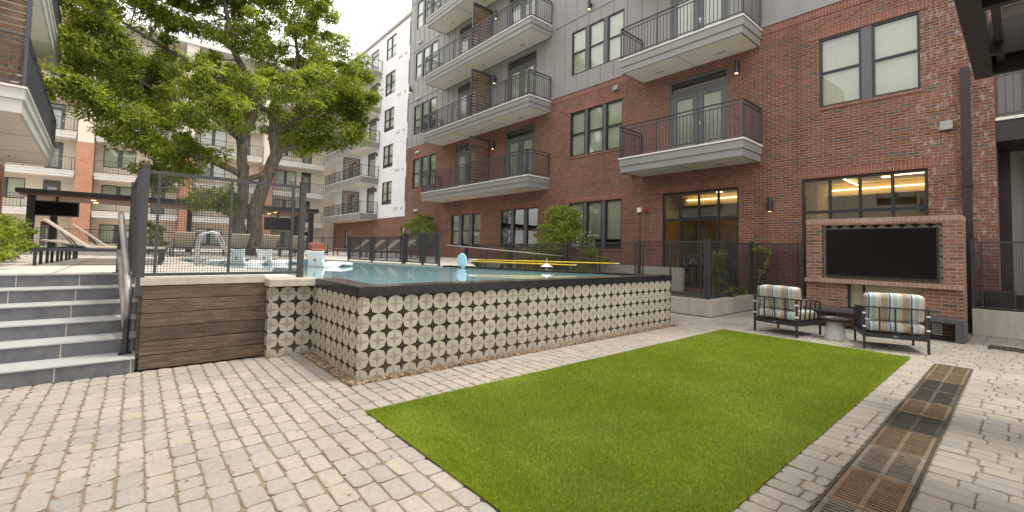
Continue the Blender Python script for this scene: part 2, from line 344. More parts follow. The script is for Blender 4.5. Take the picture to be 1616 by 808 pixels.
MAT['iron'] = grate_m('grey_iron', (0.09, 0.075, 0.06), (0.27, 0.23, 0.18))
MAT['dkiron'] = grate_m('dark_iron', (0.02, 0.018, 0.015), (0.10, 0.085, 0.065))
MAT['brown'] = grate_m('brown_iron', (0.085, 0.062, 0.036), (0.22, 0.165, 0.10))
MAT['void'] = plain('drain_void', (0.008, 0.007, 0.006), 0.9)
def emis(name, c, s):
    b = NB(name); b.col((0.8, 0.7, 0.5)); b.set(b.b.inputs['Emission Color'], c); b.b.inputs['Emission Strength'].default_value = s; return b.m
MAT['warm'] = emis('warm_light', (1.0, 0.74, 0.34), 5.0)
MAT['warm2'] = emis('warm_bulb', (1.0, 0.65, 0.25), 3.0)
MAT['fireglass'] = plain('fire_glass', (0.5, 0.43, 0.28), 0.2, var=0.3, scale=2)

# ------------------------------------------------------------------ mesh helper
class MB:
    def __init__(s, fr=None):
        s.v = []; s.f = []; s.fr = fr; s.mi = []; s.cur = 0
    def P(s, p):
        if s.fr is None: return (p[0], p[1], p[2])
        O, U, N = s.fr
        return (O[0]+U[0]*p[0]+N[0]*p[1], O[1]+U[1]*p[0]+N[1]*p[1], p[2])
    def add(s, vs, fs):
        k = len(s.v); s.v += [s.P(p) for p in vs]; s.f += [tuple(i+k for i in q) for q in fs]; s.mi += [s.cur]*len(fs)
        return s
    def box(s, x0, x1, y0, y1, z0, z1):
        if x0 > x1: x0, x1 = x1, x0
        if y0 > y1: y0, y1 = y1, y0
        vs = [(x, y, z) for z in (z0, z1) for y in (y0, y1) for x in (x0, x1)]
        return s.add(vs, [(0, 2, 3, 1), (4, 5, 7, 6), (0, 1, 5, 4), (2, 6, 7, 3), (0, 4, 6, 2), (1, 3, 7, 5)])
    def quad(s, a, b, c, d): return s.add([a, b, c, d], [(0, 1, 2, 3)])
    def bar(s, p, q, w, h, upv=(0, 0, 1)):
        p = Vector(p); q = Vector(q); d = (q-p).normalized(); u_ = Vector(upv)
        if abs(d.dot(u_)) > 0.98: u_ = Vector((1, 0, 0))
        a = d.cross(u_).normalized()*w/2; b = a.cross(d).normalized()*h/2
        vs = [tuple(p+sa*a+sb*b) for sa, sb in ((-1, -1), (1, -1), (1, 1), (-1, 1))]+[tuple(q+sa*a+sb*b) for sa, sb in ((-1, -1), (1, -1), (1, 1), (-1, 1))]
        return s.add(vs, [(0, 1, 2, 3), (7, 6, 5, 4), (0, 4, 5, 1), (1, 5, 6, 2), (2, 6, 7, 3), (3, 7, 4, 0)])
    def tube(s, pts, r, n=8, cap=True):
        pts = [Vector(p) for p in pts]; m = len(pts)
        rs = r if isinstance(r, (list, tuple)) else [r]*m
        vs = []; prev = None
        for i, p in enumerate(pts):
            d = (pts[min(i+1, m-1)]-pts[max(i-1, 0)]).normalized()
            if prev is None:
                a = d.cross(Vector((0, 0, 1)));
                if a.length < 0.05: a = d.cross(Vector((1, 0, 0)))
                a.normalize()
            else: a = (prev-d*prev.dot(d)).normalized()
            prev = a; b = d.cross(a)
            for k in range(n):
                t = 2*PI*k/n; vs.append(tuple(p+(a*math.cos(t)+b*math.sin(t))*rs[i]))
        fs = [(i*n+k, i*n+(k+1) % n, (i+1)*n+(k+1) % n, (i+1)*n+k) for i in range(m-1) for k in range(n)]
        if cap: fs += [tuple(range(n))[::-1], tuple((m-1)*n+k for k in range(n))]
        return s.add(vs, fs)
    def lathe(s, c, prof, n=24):
        vs = []; 
        for r_, z_ in prof:
            for k in range(n): t = 2*PI*k/n; vs.append((c[0]+r_*math.cos(t), c[1]+r_*math.sin(t), c[2]+z_))
        m = len(prof)
        fs = [(i*n+k, i*n+(k+1) % n, (i+1)*n+(k+1) % n, (i+1)*n+k) for i in range(m-1) for k in range(n)]
        fs += [tuple(range(n))[::-1], tuple((m-1)*n+k for k in range(n))]
        return s.add(vs, fs)
    def prism(s, poly, z0, z1):
        n = len(poly); vs = [(p[0], p[1], z0) for p in poly]+[(p[0], p[1], z1) for p in poly]
        fs = [tuple(range(n))[::-1], tuple(range(n, 2*n))]+[(i, (i+1) % n, n+(i+1) % n, n+i) for i in range(n)]
        return s.add(vs, fs)
    def build(s, name, mats, parent=None, smooth=False, fix=True, bevel=0.0):
        me = bpy.data.meshes.new(name); me.from_pydata(s.v, [], s.f)
        if not isinstance(mats, (list, tuple)): mats = [mats]
        for m_ in mats: me.materials.append(MAT[m_] if isinstance(m_, str) else m_)
        if len(mats) > 1: me.polygons.foreach_set('material_index', s.mi)
        if fix and len(s.f) < 60000:
            bm = bmesh.new(); bm.from_mesh(me); bmesh.ops.recalc_face_normals(bm, faces=bm.faces); bm.to_mesh(me); bm.free()
        if smooth: me.polygons.foreach_set('use_smooth', [True]*len(me.polygons))
        me.update()
        o = bpy.data.objects.new(name, me); COL.objects.link(o)
        if parent: o.parent = parent
        if bevel:
            md = o.modifiers.new('bevel', 'BEVEL'); md.width = bevel; md.segments = 2; md.limit_method = 'ANGLE'
        return o
def npmesh(name, V, F4, mat, parent=None, smooth=False, n=4):
    me = bpy.data.meshes.new(name); V = np.asarray(V, np.float32); F4 = np.asarray(F4, np.int32)
    me.vertices.add(len(V)); me.vertices.foreach_set('co', V.ravel())
    me.loops.add(F4.size); me.loops.foreach_set('vertex_index', F4.ravel())
    me.polygons.add(len(F4)); me.polygons.foreach_set('loop_start', np.arange(0, F4.size, n, dtype=np.int32))
    me.polygons.foreach_set('loop_total', np.full(len(F4), n, np.int32))
    me.materials.append(MAT[mat]); me.update(calc_edges=True); me.validate()
    o = bpy.data.objects.new(name, me); COL.objects.link(o)
    if parent: o.parent = parent
    return o
def thing(name, label, cat, group=None, loc=(0, 0, 0), rz=0.0):
    o = bpy.data.objects.new(name, None); COL.objects.link(o); o.location = loc; o.rotation_euler = (0, 0, rz)
    o['label'] = label; o['category'] = cat
    if group: o['group'] = group
    return o
def tag(o, label, cat, group=None, kind=None):
    if label: o['label'] = label
    if cat: o['category'] = cat
    if group: o['group'] = group
    if kind: o['kind'] = kind
    return o
def struct(o, label=None, cat=None):
    o['kind'] = 'structure'
    if label: o['label'] = label
    if cat: o['category'] = cat
    return o
def dup(root, loc=None, rz=None, label=None):
    r_ = root.copy(); COL.objects.link(r_)
    if loc is not None: r_.location = loc
    if rz is not None: r_.rotation_euler = (0, 0, rz)
    if label: r_['label'] = label
    for ch in list(root.children):
        c = ch.copy(); COL.objects.link(c); c.parent = r_
        for g_ in list(ch.children):
            d = g_.copy(); COL.objects.link(d); d.parent = c
    return r_

# ------------------------------------------------------------------ ground
DZ = 1.03   # pool deck level
o = MB().quad((-150, -120, -0.05), (120, -120, -0.05), (120, 150, -0.05), (-150, 150, -0.05)).build('ground', 'ground'); struct(o, 'flat grey ground beyond the paved courtyard', 'ground')
o = MB().quad((-8.2, -8, -0.012), (7, -8, -0.012), (7, 13.25, -0.012), (-8.2, 13.25, -0.012)).build('paver_bedding', 'sand'); struct(o, 'sandy joints and bedding between the pavers', 'ground')

LAWN = (-3.92, -1.14, 1.66, 8.98)
DR = (-0.84, -0.49, 0.9, 8.82)
def blocked(y):
    b = []
    if y < 0.07: b.append((-99, -6.68))
    elif y < 1.37: b.append((-99, -6.70))
    elif y < 1.82: b.append((-99, -6.55))
    elif y < 8.72: b.append((-99, -4.73))
    else: b.append((-99, -7.9))
    if LAWN[2] < y < LAWN[3]: b.append((LAWN[0], LAWN[1]))
    if DR[2] < y < DR[3]: b.append((DR[0]-0.02, DR[1]+0.02))
    if y > 10.46: b.append((-99, -4.86))
    if 11.35 < y: b.append((-3.14, -0.69))
    if y > 12.92: b.append((-99, 99))
    if 11.1 < y < 11.62: b.append((-0.42, 0.35))
    return b
def free(y, X0, X1):
    segs = [(X0, X1)]
    for a, c in blocked(y):
        ns = []
        for s0, s1 in segs:
            if c <= s0 or a >= s1: ns.append((s0, s1)); continue
            if a > s0: ns.append((s0, a))
            if c < s1: ns.append((c, s1))
        segs = ns
    return segs
VV, FF = [], []
def paver(x0, x1, y0, y1):
    g_ = 0.0045; x0 += g_; x1 -= g_; y0 += g_; y1 -= g_
    if x1-x0 < 0.03: return
    k = len(VV); j = lambda a=0.004: random.uniform(-a, a)
    dz = random.uniform(-0.003, 0.003); tx = random.uniform(-0.0012, 0.0012); ty = random.uniform(-0.0012, 0.0012)
    c = min(0.022, (x1-x0)*0.2)
    nr = (y0 < 3.5 and x0 < -0.9); cs = [random.uniform(0.012, 0.028) if nr else random.uniform(0.006, 0.016) for _ in range(4)]; ja = 0.0065 if nr else 0.0035; gx = random.uniform(0, 0.004) if nr else 0; x1 -= gx; y1 -= gx
    def ring(ins, z, tilt=0):
        a0, a1, b0, b1 = x0+ins, x1-ins, y0+ins, y1-ins
        q = [(a0+cs[0], b0), (a1-cs[1], b0), (a1, b0+cs[1]), (a1, b1-cs[2]), (a1-cs[2], b1), (a0+cs[3], b1), (a0, b1-cs[3]), (a0, b0+cs[0])]
        jj = [(j(ja), j(ja)) for _ in q] if not jit else jit
        if not jit: jit.extend(jj)
        return [(p[0]+e[0], p[1]+e[1], z+(tx*(1 if p[0] > (x0+x1)/2 else -1)+ty*(1 if p[1] > (y0+y1)/2 else -1) if tilt else 0)) for p, e in zip(q, jit)]
    jit = []
    VV.extend(ring(0, -0.02)); VV.extend(ring(0.0, -0.0055+dz)); VV.extend(ring(0.0075, dz, 1))
    for i in range(8):
        n_ = (i+1) % 8
        FF.append((k+i, k+n_, k+8+n_, k+8+i)); FF.append((k+8+i, k+8+n_, k+16+n_, k+16+i))
    FF.append(tuple(k+16+i for i in range(8)))
y = -5.954
while y < 13.0:
    h_ = 0.141
    ym = y+h_/2
    for s0, s1 in free(ym, -7.9, 5.5):
        x = s0 if s0 > -7.8 else s0
        first = True
        x_ = s0 - (random.uniform(0, 0.15) if False else 0)
        while x_ < s1-0.02:
            L_ = random.choice((0.141, 0.20, 0.19, 0.15) if s1 < -4.3 or x_ < -4.3 else (0.2, 0.225, 0.16, 0.25))
            if x_+L_ > s1-0.06: L_ = s1-x_
            paver(x_, x_+L_, y, y+h_); x_ += L_
    y += h_
o = MB(); o.v = VV; o.f = FF; o.mi = [0]*len(FF)
o = o.build('brick_paving', 'paver', fix=False); struct(o, 'tumbled beige concrete pavers covering the lower courtyard', 'paving')

# lawn
o = MB().quad((LAWN[0], LAWN[2], 0.006), (LAWN[1], LAWN[2], 0.006), (LAWN[1], LAWN[3], 0.006), (LAWN[0], LAWN[3], 0.006)).build('lawn_base', 'turfbase'); struct(o, 'dark backing of the turf rectangle', 'ground')
NBl = 620000
X = rng.uniform(LAWN[0]-0.01, LAWN[1]+0.01, NBl)
t_ = rng.random(NBl)**1.35
Y = LAWN[2]-0.01+(LAWN[3]-LAWN[2]+0.02)*t_
def snoise(x, y, seed):
    r_ = np.random.default_rng(seed); out_ = np.zeros_like(x)
    for k in range(14):
        fx, fy = r_.normal(0, 1, 2)*(1.5+k*0.9); out_ += np.sin(x*fx+y*fy+r_.uniform(0, 6.28))/(1+k*0.35)
    return out_
den = snoise(X, Y, 3)
hgt = rng.uniform(0.011, 0.023, NBl)*(1+0.06*den)
ang = rng.uniform(0, 2*PI, NBl); lean = rng.uniform(0.1, 1.15, NBl)*hgt
lx = np.cos(ang)*lean+0.003*snoise(X*0.7, Y*0.7, 8); ly = np.sin(ang)*lean
wa = rng.uniform(0, 2*PI, NBl); wd = 0.0013+0.0006*Y/3
ox = np.cos(wa)*wd; oy = np.sin(wa)*wd
Vt = np.empty((NBl, 3, 3), np.float32)
Vt[:, 0] = np.stack([X-ox, Y-oy, np.full(NBl, 0.005)], 1); Vt[:, 1] = np.stack([X+ox, Y+oy, np.full(NBl, 0.005)], 1)
Vt[:, 2] = np.stack([X+lx, Y+ly, 0.005+hgt], 1)
o = npmesh('lawn', Vt.reshape(-1, 3), np.arange(NBl*3).reshape(-1, 3), 'turf', n=3); tag(o, 'rectangle of vivid green turf set in the pavers', 'grass', kind='stuff')

# slot drain: channel and ten grates
o = MB(); o.cur = 1; o.box(DR[0], DR[1], DR[2], DR[3], -0.12, -0.11); o.box(DR[0], DR[0]+0.003, DR[2], DR[3], -0.11, -0.024); o.box(DR[1]-0.003, DR[1], DR[2], DR[3], -0.11, -0.024); o.cur = 0; o.box(DR[0]-0.012, DR[0], DR[2], DR[3], -0.1, 0.002); o.box(DR[1], DR[1]+0.012, DR[2], DR[3], -0.1, 0.002)
o.box(DR[0]-0.012, DR[1]+0.012, DR[3], DR[3]+0.012, -0.1, 0.002)
o = o.build('drain_channel', ['dkiron', 'void']); tag(o, 'narrow steel edged drain channel running through the pavers beside the lawn', 'drain')
GC = ['brown', 'brown', 'dkiron', 'dkiron', 'brown', 'dkiron', 'brown', 'iron', 'rust', 'iron', 'brown', 'iron', 'rust']
GLAB = ['brown grate at the far end of the drain by the armchairs', 'second brown grate counting from the armchair end of the drain', 'black grate farther from the camera of the far black pair',
        'black grate nearer the camera of the far black pair', 'single brown grate lying between black grates half way along the drain', 'lone black grate just past the middle of the drain',
        'tan brown grate directly after the lone black one', 'grey grate with pale ribs between the tan and the rusty grate', 'rusty orange grate near the bottom edge of the photo', 'grey grate cut by the bottom edge of the photo',
        'brown grate below the photo edge', 'grey grate below the photo edge beyond the brown one', 'rusty grate at the near end of the drain']
yy = DR[3]-0.004
for i, gm in enumerate(GC):
    y1 = yy-0.004; y0 = yy-0.602; yy -= 0.606
    m = MB(); zt, zb = 0.0, -0.022
    xa, xb = DR[0]+0.004, DR[1]-0.004; xc = (xa+xb)/2
    for q in ((xa, xa+0.026), (xc-0.013, xc+0.013), (xb-0.026, xb)): m.box(q[0], q[1], y0, y1, zb, zt)
    m.box(xa+0.026, xc-0.013, y0, y0+0.022, zb, zt); m.box(xa+0.026, xc-0.013, y1-0.022, y1, zb, zt)
    m.box(xc+0.013, xb-0.026, y0, y0+0.022, zb, zt); m.box(xc+0.013, xb-0.026, y1-0.022, y1, zb, zt)
    n_ = 15; pit = (y1-y0-0.044)/n_
    for k in range(n_):
        a = y0+0.022+pit*(k+0.5)
        wq = pit*(0.23 if gm != 'dkiron' else 0.2)
        m.box(xa+0.026, xc-0.013, a-wq, a+wq, -0.007, zt-0.002); m.box(xc+0.013, xb-0.026, a-wq, a+wq, -0.007, zt-0.002)
    o = m.build('drain_grate', gm); tag(o, GLAB[i], 'drain grate', 'cast iron grates in the long drain')
m = MB(); m.box(-0.40, 0.33, 11.12, 11.60, -0.06, -0.05)
m.box(-0.42, 0.35, 11.10, 11.125, -0.06, 0.0); m.box(-0.42, 0.35, 11.595, 11.62, -0.06, 0.0); m.box(-0.42, -0.395, 11.125, 11.595, -0.06, 0.0); m.box(0.325, 0.35, 11.125, 11.595, -0.06, 0.0)
for k in range(9): m.box(-0.395+k*0.08+0.03, -0.395+k*0.08+0.055, 11.125, 11.595, -0.03, -0.002)
for k in range(6): m.box(-0.395, 0.325, 11.125+k*0.08+0.03, 11.125+k*0.08+0.05, -0.034, -0.006)
o = m.build('floor_grate', 'dkiron'); tag(o, 'black floor grate in the pavers right of the brick fireplace', 'floor grate')

# pebbles
m = MB()
def peb(x, y, s):
    n1, n2 = 6, 4; a0 = random.uniform(0, PI); sx, sy, sz = s*random.uniform(0.8, 1.5), s, s*random.uniform(0.5, 0.8)
    vs = []
    for i in range(1, n2):
        th = PI*i/n2
        for k in range(n1):
            ph = 2*PI*k/n1; q = (math.sin(th)*math.cos(ph)*sx*random.uniform(.85, 1.1), math.sin(th)*math.sin(ph)*sy*random.uniform(.85, 1.1), math.cos(th)*sz)
            vs.append((x+q[0]*math.cos(a0)-q[1]*math.sin(a0), y+q[0]*math.sin(a0)+q[1]*math.cos(a0), sz*0.6+q[2]))
    vs += [(x, y, sz*1.6), (x, y, -sz*0.4)]; T_, B_ = len(vs)-2, len(vs)-1
    fs = [(i*n1+k, i*n1+(k+1) % n1, (i+1)*n1+(k+1) % n1, (i+1)*n1+k) for i in range(n2-2) for k in range(n1)]
    fs += [(T_, k, (k+1) % n1) for k in range(n1)]+[(B_, (n2-2)*n1+(k+1) % n1, (n2-2)*n1+k) for k in range(n1)]
    m.add(vs, fs)
for _ in range(330): peb(random.uniform(-6.5, -4.74), random.uniform(1.82, 1.93), random.uniform(0.012, 0.026))
for _ in range(1000): peb(random.uniform(-4.86, -4.745), random.uniform(1.84, 8.75), random.uniform(0.010, 0.022))
o = m.build('pebbles', 'pebble', smooth=True, fix=False); tag(o, 'strip of tan river pebbles along the foot of the tiled pool wall', 'pebbles', kind='stuff')

# ------------------------------------------------------------------ pool deck with pool cut out
POOL = [(-4.86, 1.93), (-4.86, 8.62), (-7.48, 7.48), (-10.5, 6.5), (-14.4, 5.5), (-17.5, 4.9), (-18.4, 3.2), (-17.8, 1.2), (-15.87, 0.85), (-12.6, 1.09), (-10.6, 1.40), (-9.4, 1.85), (-6.82, 1.90), (-6.55, 1.93)]
outer = [(-6.85, 0.06), (-6.85, 1.36), (-6.42, 1.36), (-6.42, 1.93), (-6.55, 1.932)]
deck_poly = [(-8.87, -12), (-8.87, 0.10), (-6.82, 0.10), (-6.82, 1.90), (-9.4, 1.85), (-10.6, 1.40), (-12.6, 1.09), (-15.87, 0.85), (-17.8, 1.2), (-18.4, 3.2), (-17.5, 4.9), (-14.4, 5.5), (-10.5, 6.5), (-10.2, 7.4), (-12.6, 8.9), (-15.2, 10.4), (-15.2, 16.7), (-48.9, 16.7), (-48.9, -12)]
tri = tessellate_polygon([[Vector((a, b, 0)) for a, b in deck_poly]])
m = MB(); m.add([(a, b, DZ) for a, b in deck_poly], [tuple(t) for t in tri])
n_ = len(deck_poly)
for i in range(n_):
    a, b = deck_poly[i], deck_poly[(i+1) % n_]
    m.quad((a[0], a[1], DZ-1.06), (b[0], b[1], DZ-1.06), (b[0], b[1], DZ), (a[0], a[1], DZ))
o = m.build('pool_deck', 'deck', fix=False); struct(o, 'pale concrete deck around the raised pool', 'deck')
m = MB()
for i in range(4, 12):
    a, b = Vector(deck_poly[i]), Vector(deck_poly[i+1]); d = (b-a).normalized(); n2 = Vector((-d.y, d.x))
    m.add([(a.x, a.y, DZ+0.02), (b.x, b.y, DZ+0.02), (b.x-n2.x*0.3, b.y-n2.y*0.3, DZ+0.02), (a.x-n2.x*0.3, a.y-n2.y*0.3, DZ+0.02)], [(0, 1, 2, 3)])
# control joints
m2 = MB()
for xx in (-11.9, -14.9, -20.5, -24, -28): m2.quad((xx, -9, DZ+0.004), (xx+0.015, -9, DZ+0.004), (xx+0.015, 0.8 if xx > -19 else 12, DZ+0.004), (xx, 0.8 if xx > -19 else 12, DZ+0.004))
m2.quad((-8.9, -0.9, DZ+0.005), (-8.9, -0.885, DZ+0.005), (-45, -0.885, DZ+0.005), (-45, -0.9, DZ+0.005))
o = m2.build('deck_joint', 'sand', fix=False); struct(o, 'dark control joints in the deck', 'deck')
WZ = 1.0
tri = tessellate_polygon([[Vector((a, b, 0)) for a, b in POOL]])
PW = [(a+0.0, b, WZ) for a, b in POOL]; m = MB(); m.add(PW, [tuple(t) for t in tri])
o = m.build('pool_water', 'water', fix=False)
for p_ in o.data.polygons:
    pass
bm = bmesh.new(); bm.from_mesh(o.data)
for f_ in bm.faces:
    f_.normal_update()
    if f_.normal.z < 0: f_.normal_flip()
bm.to_mesh(o.data); bm.free(); struct(o, 'still turquoise water of the raised swimming pool', 'water')

# tiled pool wall
t = thing('pool_wall', 'raised pool wall clad in beige and black star patterned tiles with dark rim', 'pool wall', loc=(0, 0, 0))
m = MB(); m.box(-5.22, -4.86, 1.93, 8.62, 0.0, 0.94); m.box(-6.55, -5.22, 1.932, 2.25, 0.0, 0.94); m.build('tiled_face', 'tile', t)
m = MB(); m.box(-6.78, -6.55, 1.37, 1.93, 0, 0.94); m.build('tiled_return', 'tile', t)
m = MB(); m.box(-5.20, -4.845, 1.915, 8.635, 0.942, 1.045); m.box(-6.55, -5.20, 1.916, 2.24, 0.942, 1.045); m.build('dark_rim', 'band', t)
m = MB(); m.quad((-5.19, 1.93, 1.048), (-4.85, 1.93, 1.048), (-4.85, 8.62, 1.048), (-5.19, 8.62, 1.048)); m.quad((-6.5, 1.93, 1.048), (-5.19, 1.93, 1.048), (-5.19, 2.23, 1.048), (-6.5, 2.23, 1.048)); m.build('wet_ledge', 'weir', t)
m = MB(); m.box(-6.80, -6.42, 1.345, 1.945, 0.95, 1.05); m.build('cap_slab', 'concrete', t, bevel=0.008)
# weir back edge, dark tile kerb between water and planting
m = MB()
bk = [(-5.16, 8.45), (-7.48, 7.48), (-10.5, 6.5)]
for a, b in zip(bk[:-1], bk[1:]):
    m.bar((a[0], a[1]+0.1, 0.55), (b[0], b[1]+0.1, 0.55), 0.3, 0.98)
m.build('back_rim', 'band', t)

# wooden retaining wall
t = thing('wooden_retaining_wall', 'low retaining wall of weathered horizontal planks under the mesh screen', 'retaining wall')
m = MB()
for k in range(6): m.box(-6.76, -6.70-random.uniform(0, 0.004), 0.075, 1.365, 0.01+k*0.1633+0.004, 0.01+(k+1)*0.1633-0.004)
for k in range(6): m.box(-8.8, -6.765, 0.045, 0.085, 0.01+k*0.1633+0.003, 0.01+(k+1)*0.1633-0.003)
m.build('plank', 'plank', t, bevel=0.004)
m = MB(); m.box(-6.83, -6.69, 0.05, 1.35, 0.992, 1.085); m.build('cap_slab', 'concrete', t, bevel=0.008)
m = MB(); m.box(-6.84, -6.762, 0.09, 1.36, 0.0, 0.99); m.build('backing', 'dark', t)

# steps
t = thing('stone_steps', 'wide flight of six slate faced steps climbing to the pool deck', 'steps')
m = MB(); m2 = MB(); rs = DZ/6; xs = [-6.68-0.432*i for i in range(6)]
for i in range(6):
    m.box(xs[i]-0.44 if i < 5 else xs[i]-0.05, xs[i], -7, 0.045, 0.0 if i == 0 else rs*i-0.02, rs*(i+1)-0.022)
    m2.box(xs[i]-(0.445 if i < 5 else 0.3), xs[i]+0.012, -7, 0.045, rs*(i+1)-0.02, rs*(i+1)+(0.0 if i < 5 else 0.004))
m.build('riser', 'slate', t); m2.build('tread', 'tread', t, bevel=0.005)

# handrail
t = thing('stair_handrail', 'looped grey metal handrail at the right side of the steps', 'handrail')
def HY(x): return -0.05-(-6.98-x)*0.075
def hp(L): return [(x, HY(x), z) for x, z in L]
m = MB(); m.tube(hp([(-6.98, 0.56), (-6.95, 0.85), (-7.02, 0.96), (-7.2, 1.06), (-8.6, 1.72), (-8.85, 1.87), (-8.98, 1.93)]), 0.036, 12); m.build('top_rail', 'handrail', t, smooth=True)
m = MB(); m.tube(hp([(-6.98, 0.56), (-7.05, 0.48), (-7.22, 0.54), (-8.6, 1.22), (-8.9, 1.36)]), 0.034, 12); m.build('lower_rail', 'handrail', t, smooth=True)
m = MB(); m.tube(hp([(-6.97, 0.18), (-6.97, 0.60)]), 0.03, 10); m.box(-7.04, -6.9, HY(-6.97)-0.06, HY(-6.97)+0.06, 0.172, 0.184); m.build('post', 'black', t)
m = MB(); m.tube(hp([(-8.92, DZ), (-8.94, 1.92)]), 0.026, 10); m.box(-8.99, -8.86, HY(-8.92)-0.06, HY(-8.92)+0.06, DZ, DZ+0.012); m.build('post', 'black', t)

# ------------------------------------------------------------------ mesh fences
def wires(m, p, q, z0, z1, pitch, w=0.004, z0b=None, z1b=None):
    p = Vector((p[0], p[1])); q = Vector((q[0], q[1])); L_ = (q-p).length; d = (q-p)/L_; n_ = max(2, int(L_/pitch))
    z0b = z0 if z0b is None else z0b; z1b = z1 if z1b is None else z1b
    for i in range(1, n_):
        a = p+d*(L_*i/n_); k = i/n_
        m.bar((a.x, a.y, z0+(z0b-z0)*k), (a.x, a.y, z1+(z1b-z1)*k), w, w)
    nz_ = max(2, int((z1-z0)/pitch))
    for i in range(1, nz_):
        s_ = i/nz_
        m.bar((p.x, p.y, z0+(z1-z0)*s_), (q.x, q.y, z0b+(z1b-z0b)*s_), w, w)
def fence(label, pts, z0, z1, tops=None, pitch=0.05, post=0.06, stile=True, name='mesh_fence', ww=0.005, group='black metal mesh fences', drop=0.0):
    t = thing(name, label, 'fence', group)
    n_ = len(pts); tops = tops or [z1]*n_; bots = z0 if isinstance(z0, list) else [z0]*n_
    for i, p in enumerate(pts):
        m = MB(); h = post/2; m.box(p[0]-h, p[0]+h, p[1]-h, p[1]+h, bots[i]-drop, tops[i]+0.04); m.box(p[0]-h-0.006, p[0]+h+0.006, p[1]-h-0.006, p[1]+h+0.006, tops[i]+0.04, tops[i]+0.055)
        m.build('post', 'fence', t)
    for i in range(n_-1):
        a, b = Vector((*pts[i], 0)), Vector((*pts[i+1], 0)); d = (b-a).normalized(); a2 = a+d*post/2; b2 = b-d*post/2
        m = MB()
        m.bar((a2.x, a2.y, tops[i]-0.02), (b2.x, b2.y, tops[i+1]-0.02), 0.035, 0.04); m.bar((a2.x, a2.y, bots[i]+0.06), (b2.x, b2.y, bots[i+1]+0.06), 0.035, 0.035)
        L_ = (b2-a2).length; ks = [0.09/L_, 1-0.09/L_]+([0.5] if L_ > 1.0 and stile else [])
        for k in ks:
            c = a2+(b2-a2)*k; zt = tops[i]+(tops[i+1]-tops[i])*k; zb = bots[i]+(bots[i+1]-bots[i])*k
            m.bar((c.x, c.y, zb+0.08), (c.x, c.y, zt-0.04), 0.03, 0.03)
        m.build('frame', 'fence', t)
        m = MB(); wires(m, (a2.x, a2.y), (b2.x, b2.y), bots[i]+0.07, tops[i]-0.04, pitch, ww, bots[i+1]+0.07, tops[i+1]-0.04); m.build('wire_mesh', 'fence', t, fix=False)
    return t
fence('tall mesh screen on the wooden retaining wall above the pavers', [(-6.74, 0.05), (-6.74, 1.79)], 1.06, 2.36, pitch=0.029, post=0.075, ww=0.0048, drop=0.18, name='mesh_screen')
fence('mesh screen running back beside the top of the steps', [(-7.2, 0.0), (-8.85, -0.07)], 1.06, 2.36, pitch=0.029, post=0.055, ww=0.0048, name='mesh_screen')
fence('mesh fence corner on the planter wall around the climbing plants', [(-4.95, 10.55), (-4.95, 13.12), (-3.72, 13.12)], 0.43, 1.84, pitch=0.034, post=0.065)
fence('long mesh fence behind the pool in front of the brick building', [(-5.03, 10.55), (-6.9, 10.55), (-9.6, 10.55), (-12.4, 10.55), (-15.3, 10.55)], [0.43, 0.45, 0.5, 0.6, 0.68], 1.84, [1.84, 1.81, 1.77, 1.73, 1.69], pitch=0.036, post=0.07, ww=0.0055)
fence('mesh fence on the concrete wall right of the fireplace', [(-0.66, 12.95), (1.3, 12.95), (3.3, 12.95)], 0.5, 1.88, pitch=0.034, post=0.06)
fence('low mesh fence on the coping at the far left side of the gate', [(-15.1, 5.55), (-13.6, 5.75), (-12.15, 6.10)], DZ, 1.84, pitch=0.045, post=0.05, ww=0.010)
t = fence('mesh gate between the pool corner and the low fence', [(-12.15, 6.16), (-11.3, 6.30), (-10.6, 6.42)], DZ, 1.93, pitch=0.045, post=0.055, ww=0.011, name='pool_gate')
fence('distant mesh fence in front of the far beige building', [(-33, y_) for y_ in np.arange(-9, 13.1, 2.75)], DZ, 2.15, pitch=0.12, post=0.07, ww=0.012, stile=False)
o = MB().tube([(-11.8, 7.4, 1.62), (-9.0, 11.6, 1.25)], 0.02, 8).build('ramp_rail', 'handrail', smooth=True); tag(o, 'sloping metal ramp rail seen through the pool gate', 'handrail')

# planters
t = thing('concrete_planter', 'long low concrete planter wall below the mesh fence corner', 'planter')
m = MB(); m.box(-16, -4.88, 10.49, 10.65, 0, 0.41); m.box(-5.05, -4.882, 10.65, 13.0, 0, 0.41); m.box(-5.05, -3.25, 13.0, 13.16, 0, 0.405); m.build('planter_wall', 'concrete', t, bevel=0.01)
m = MB(); m.box(-15.9, -5.05, 10.65, 12.98, 0, 0.33); m.build('soil', 'soil', t)
o = MB().box(-12.9, -6.98, 13.02, 13.2, 0.3, 1.06).build('ramp_wall', 'concrete', bevel=0.008); tag(o, 'smooth grey concrete ramp wall at the base of the brick facade', 'wall')
o = MB().box(-0.69, 4.5, 12.9, 13.05, 0, 0.52).build('low_wall', 'concrete', bevel=0.01); tag(o, 'low concrete wall right of the brick fireplace', 'wall')

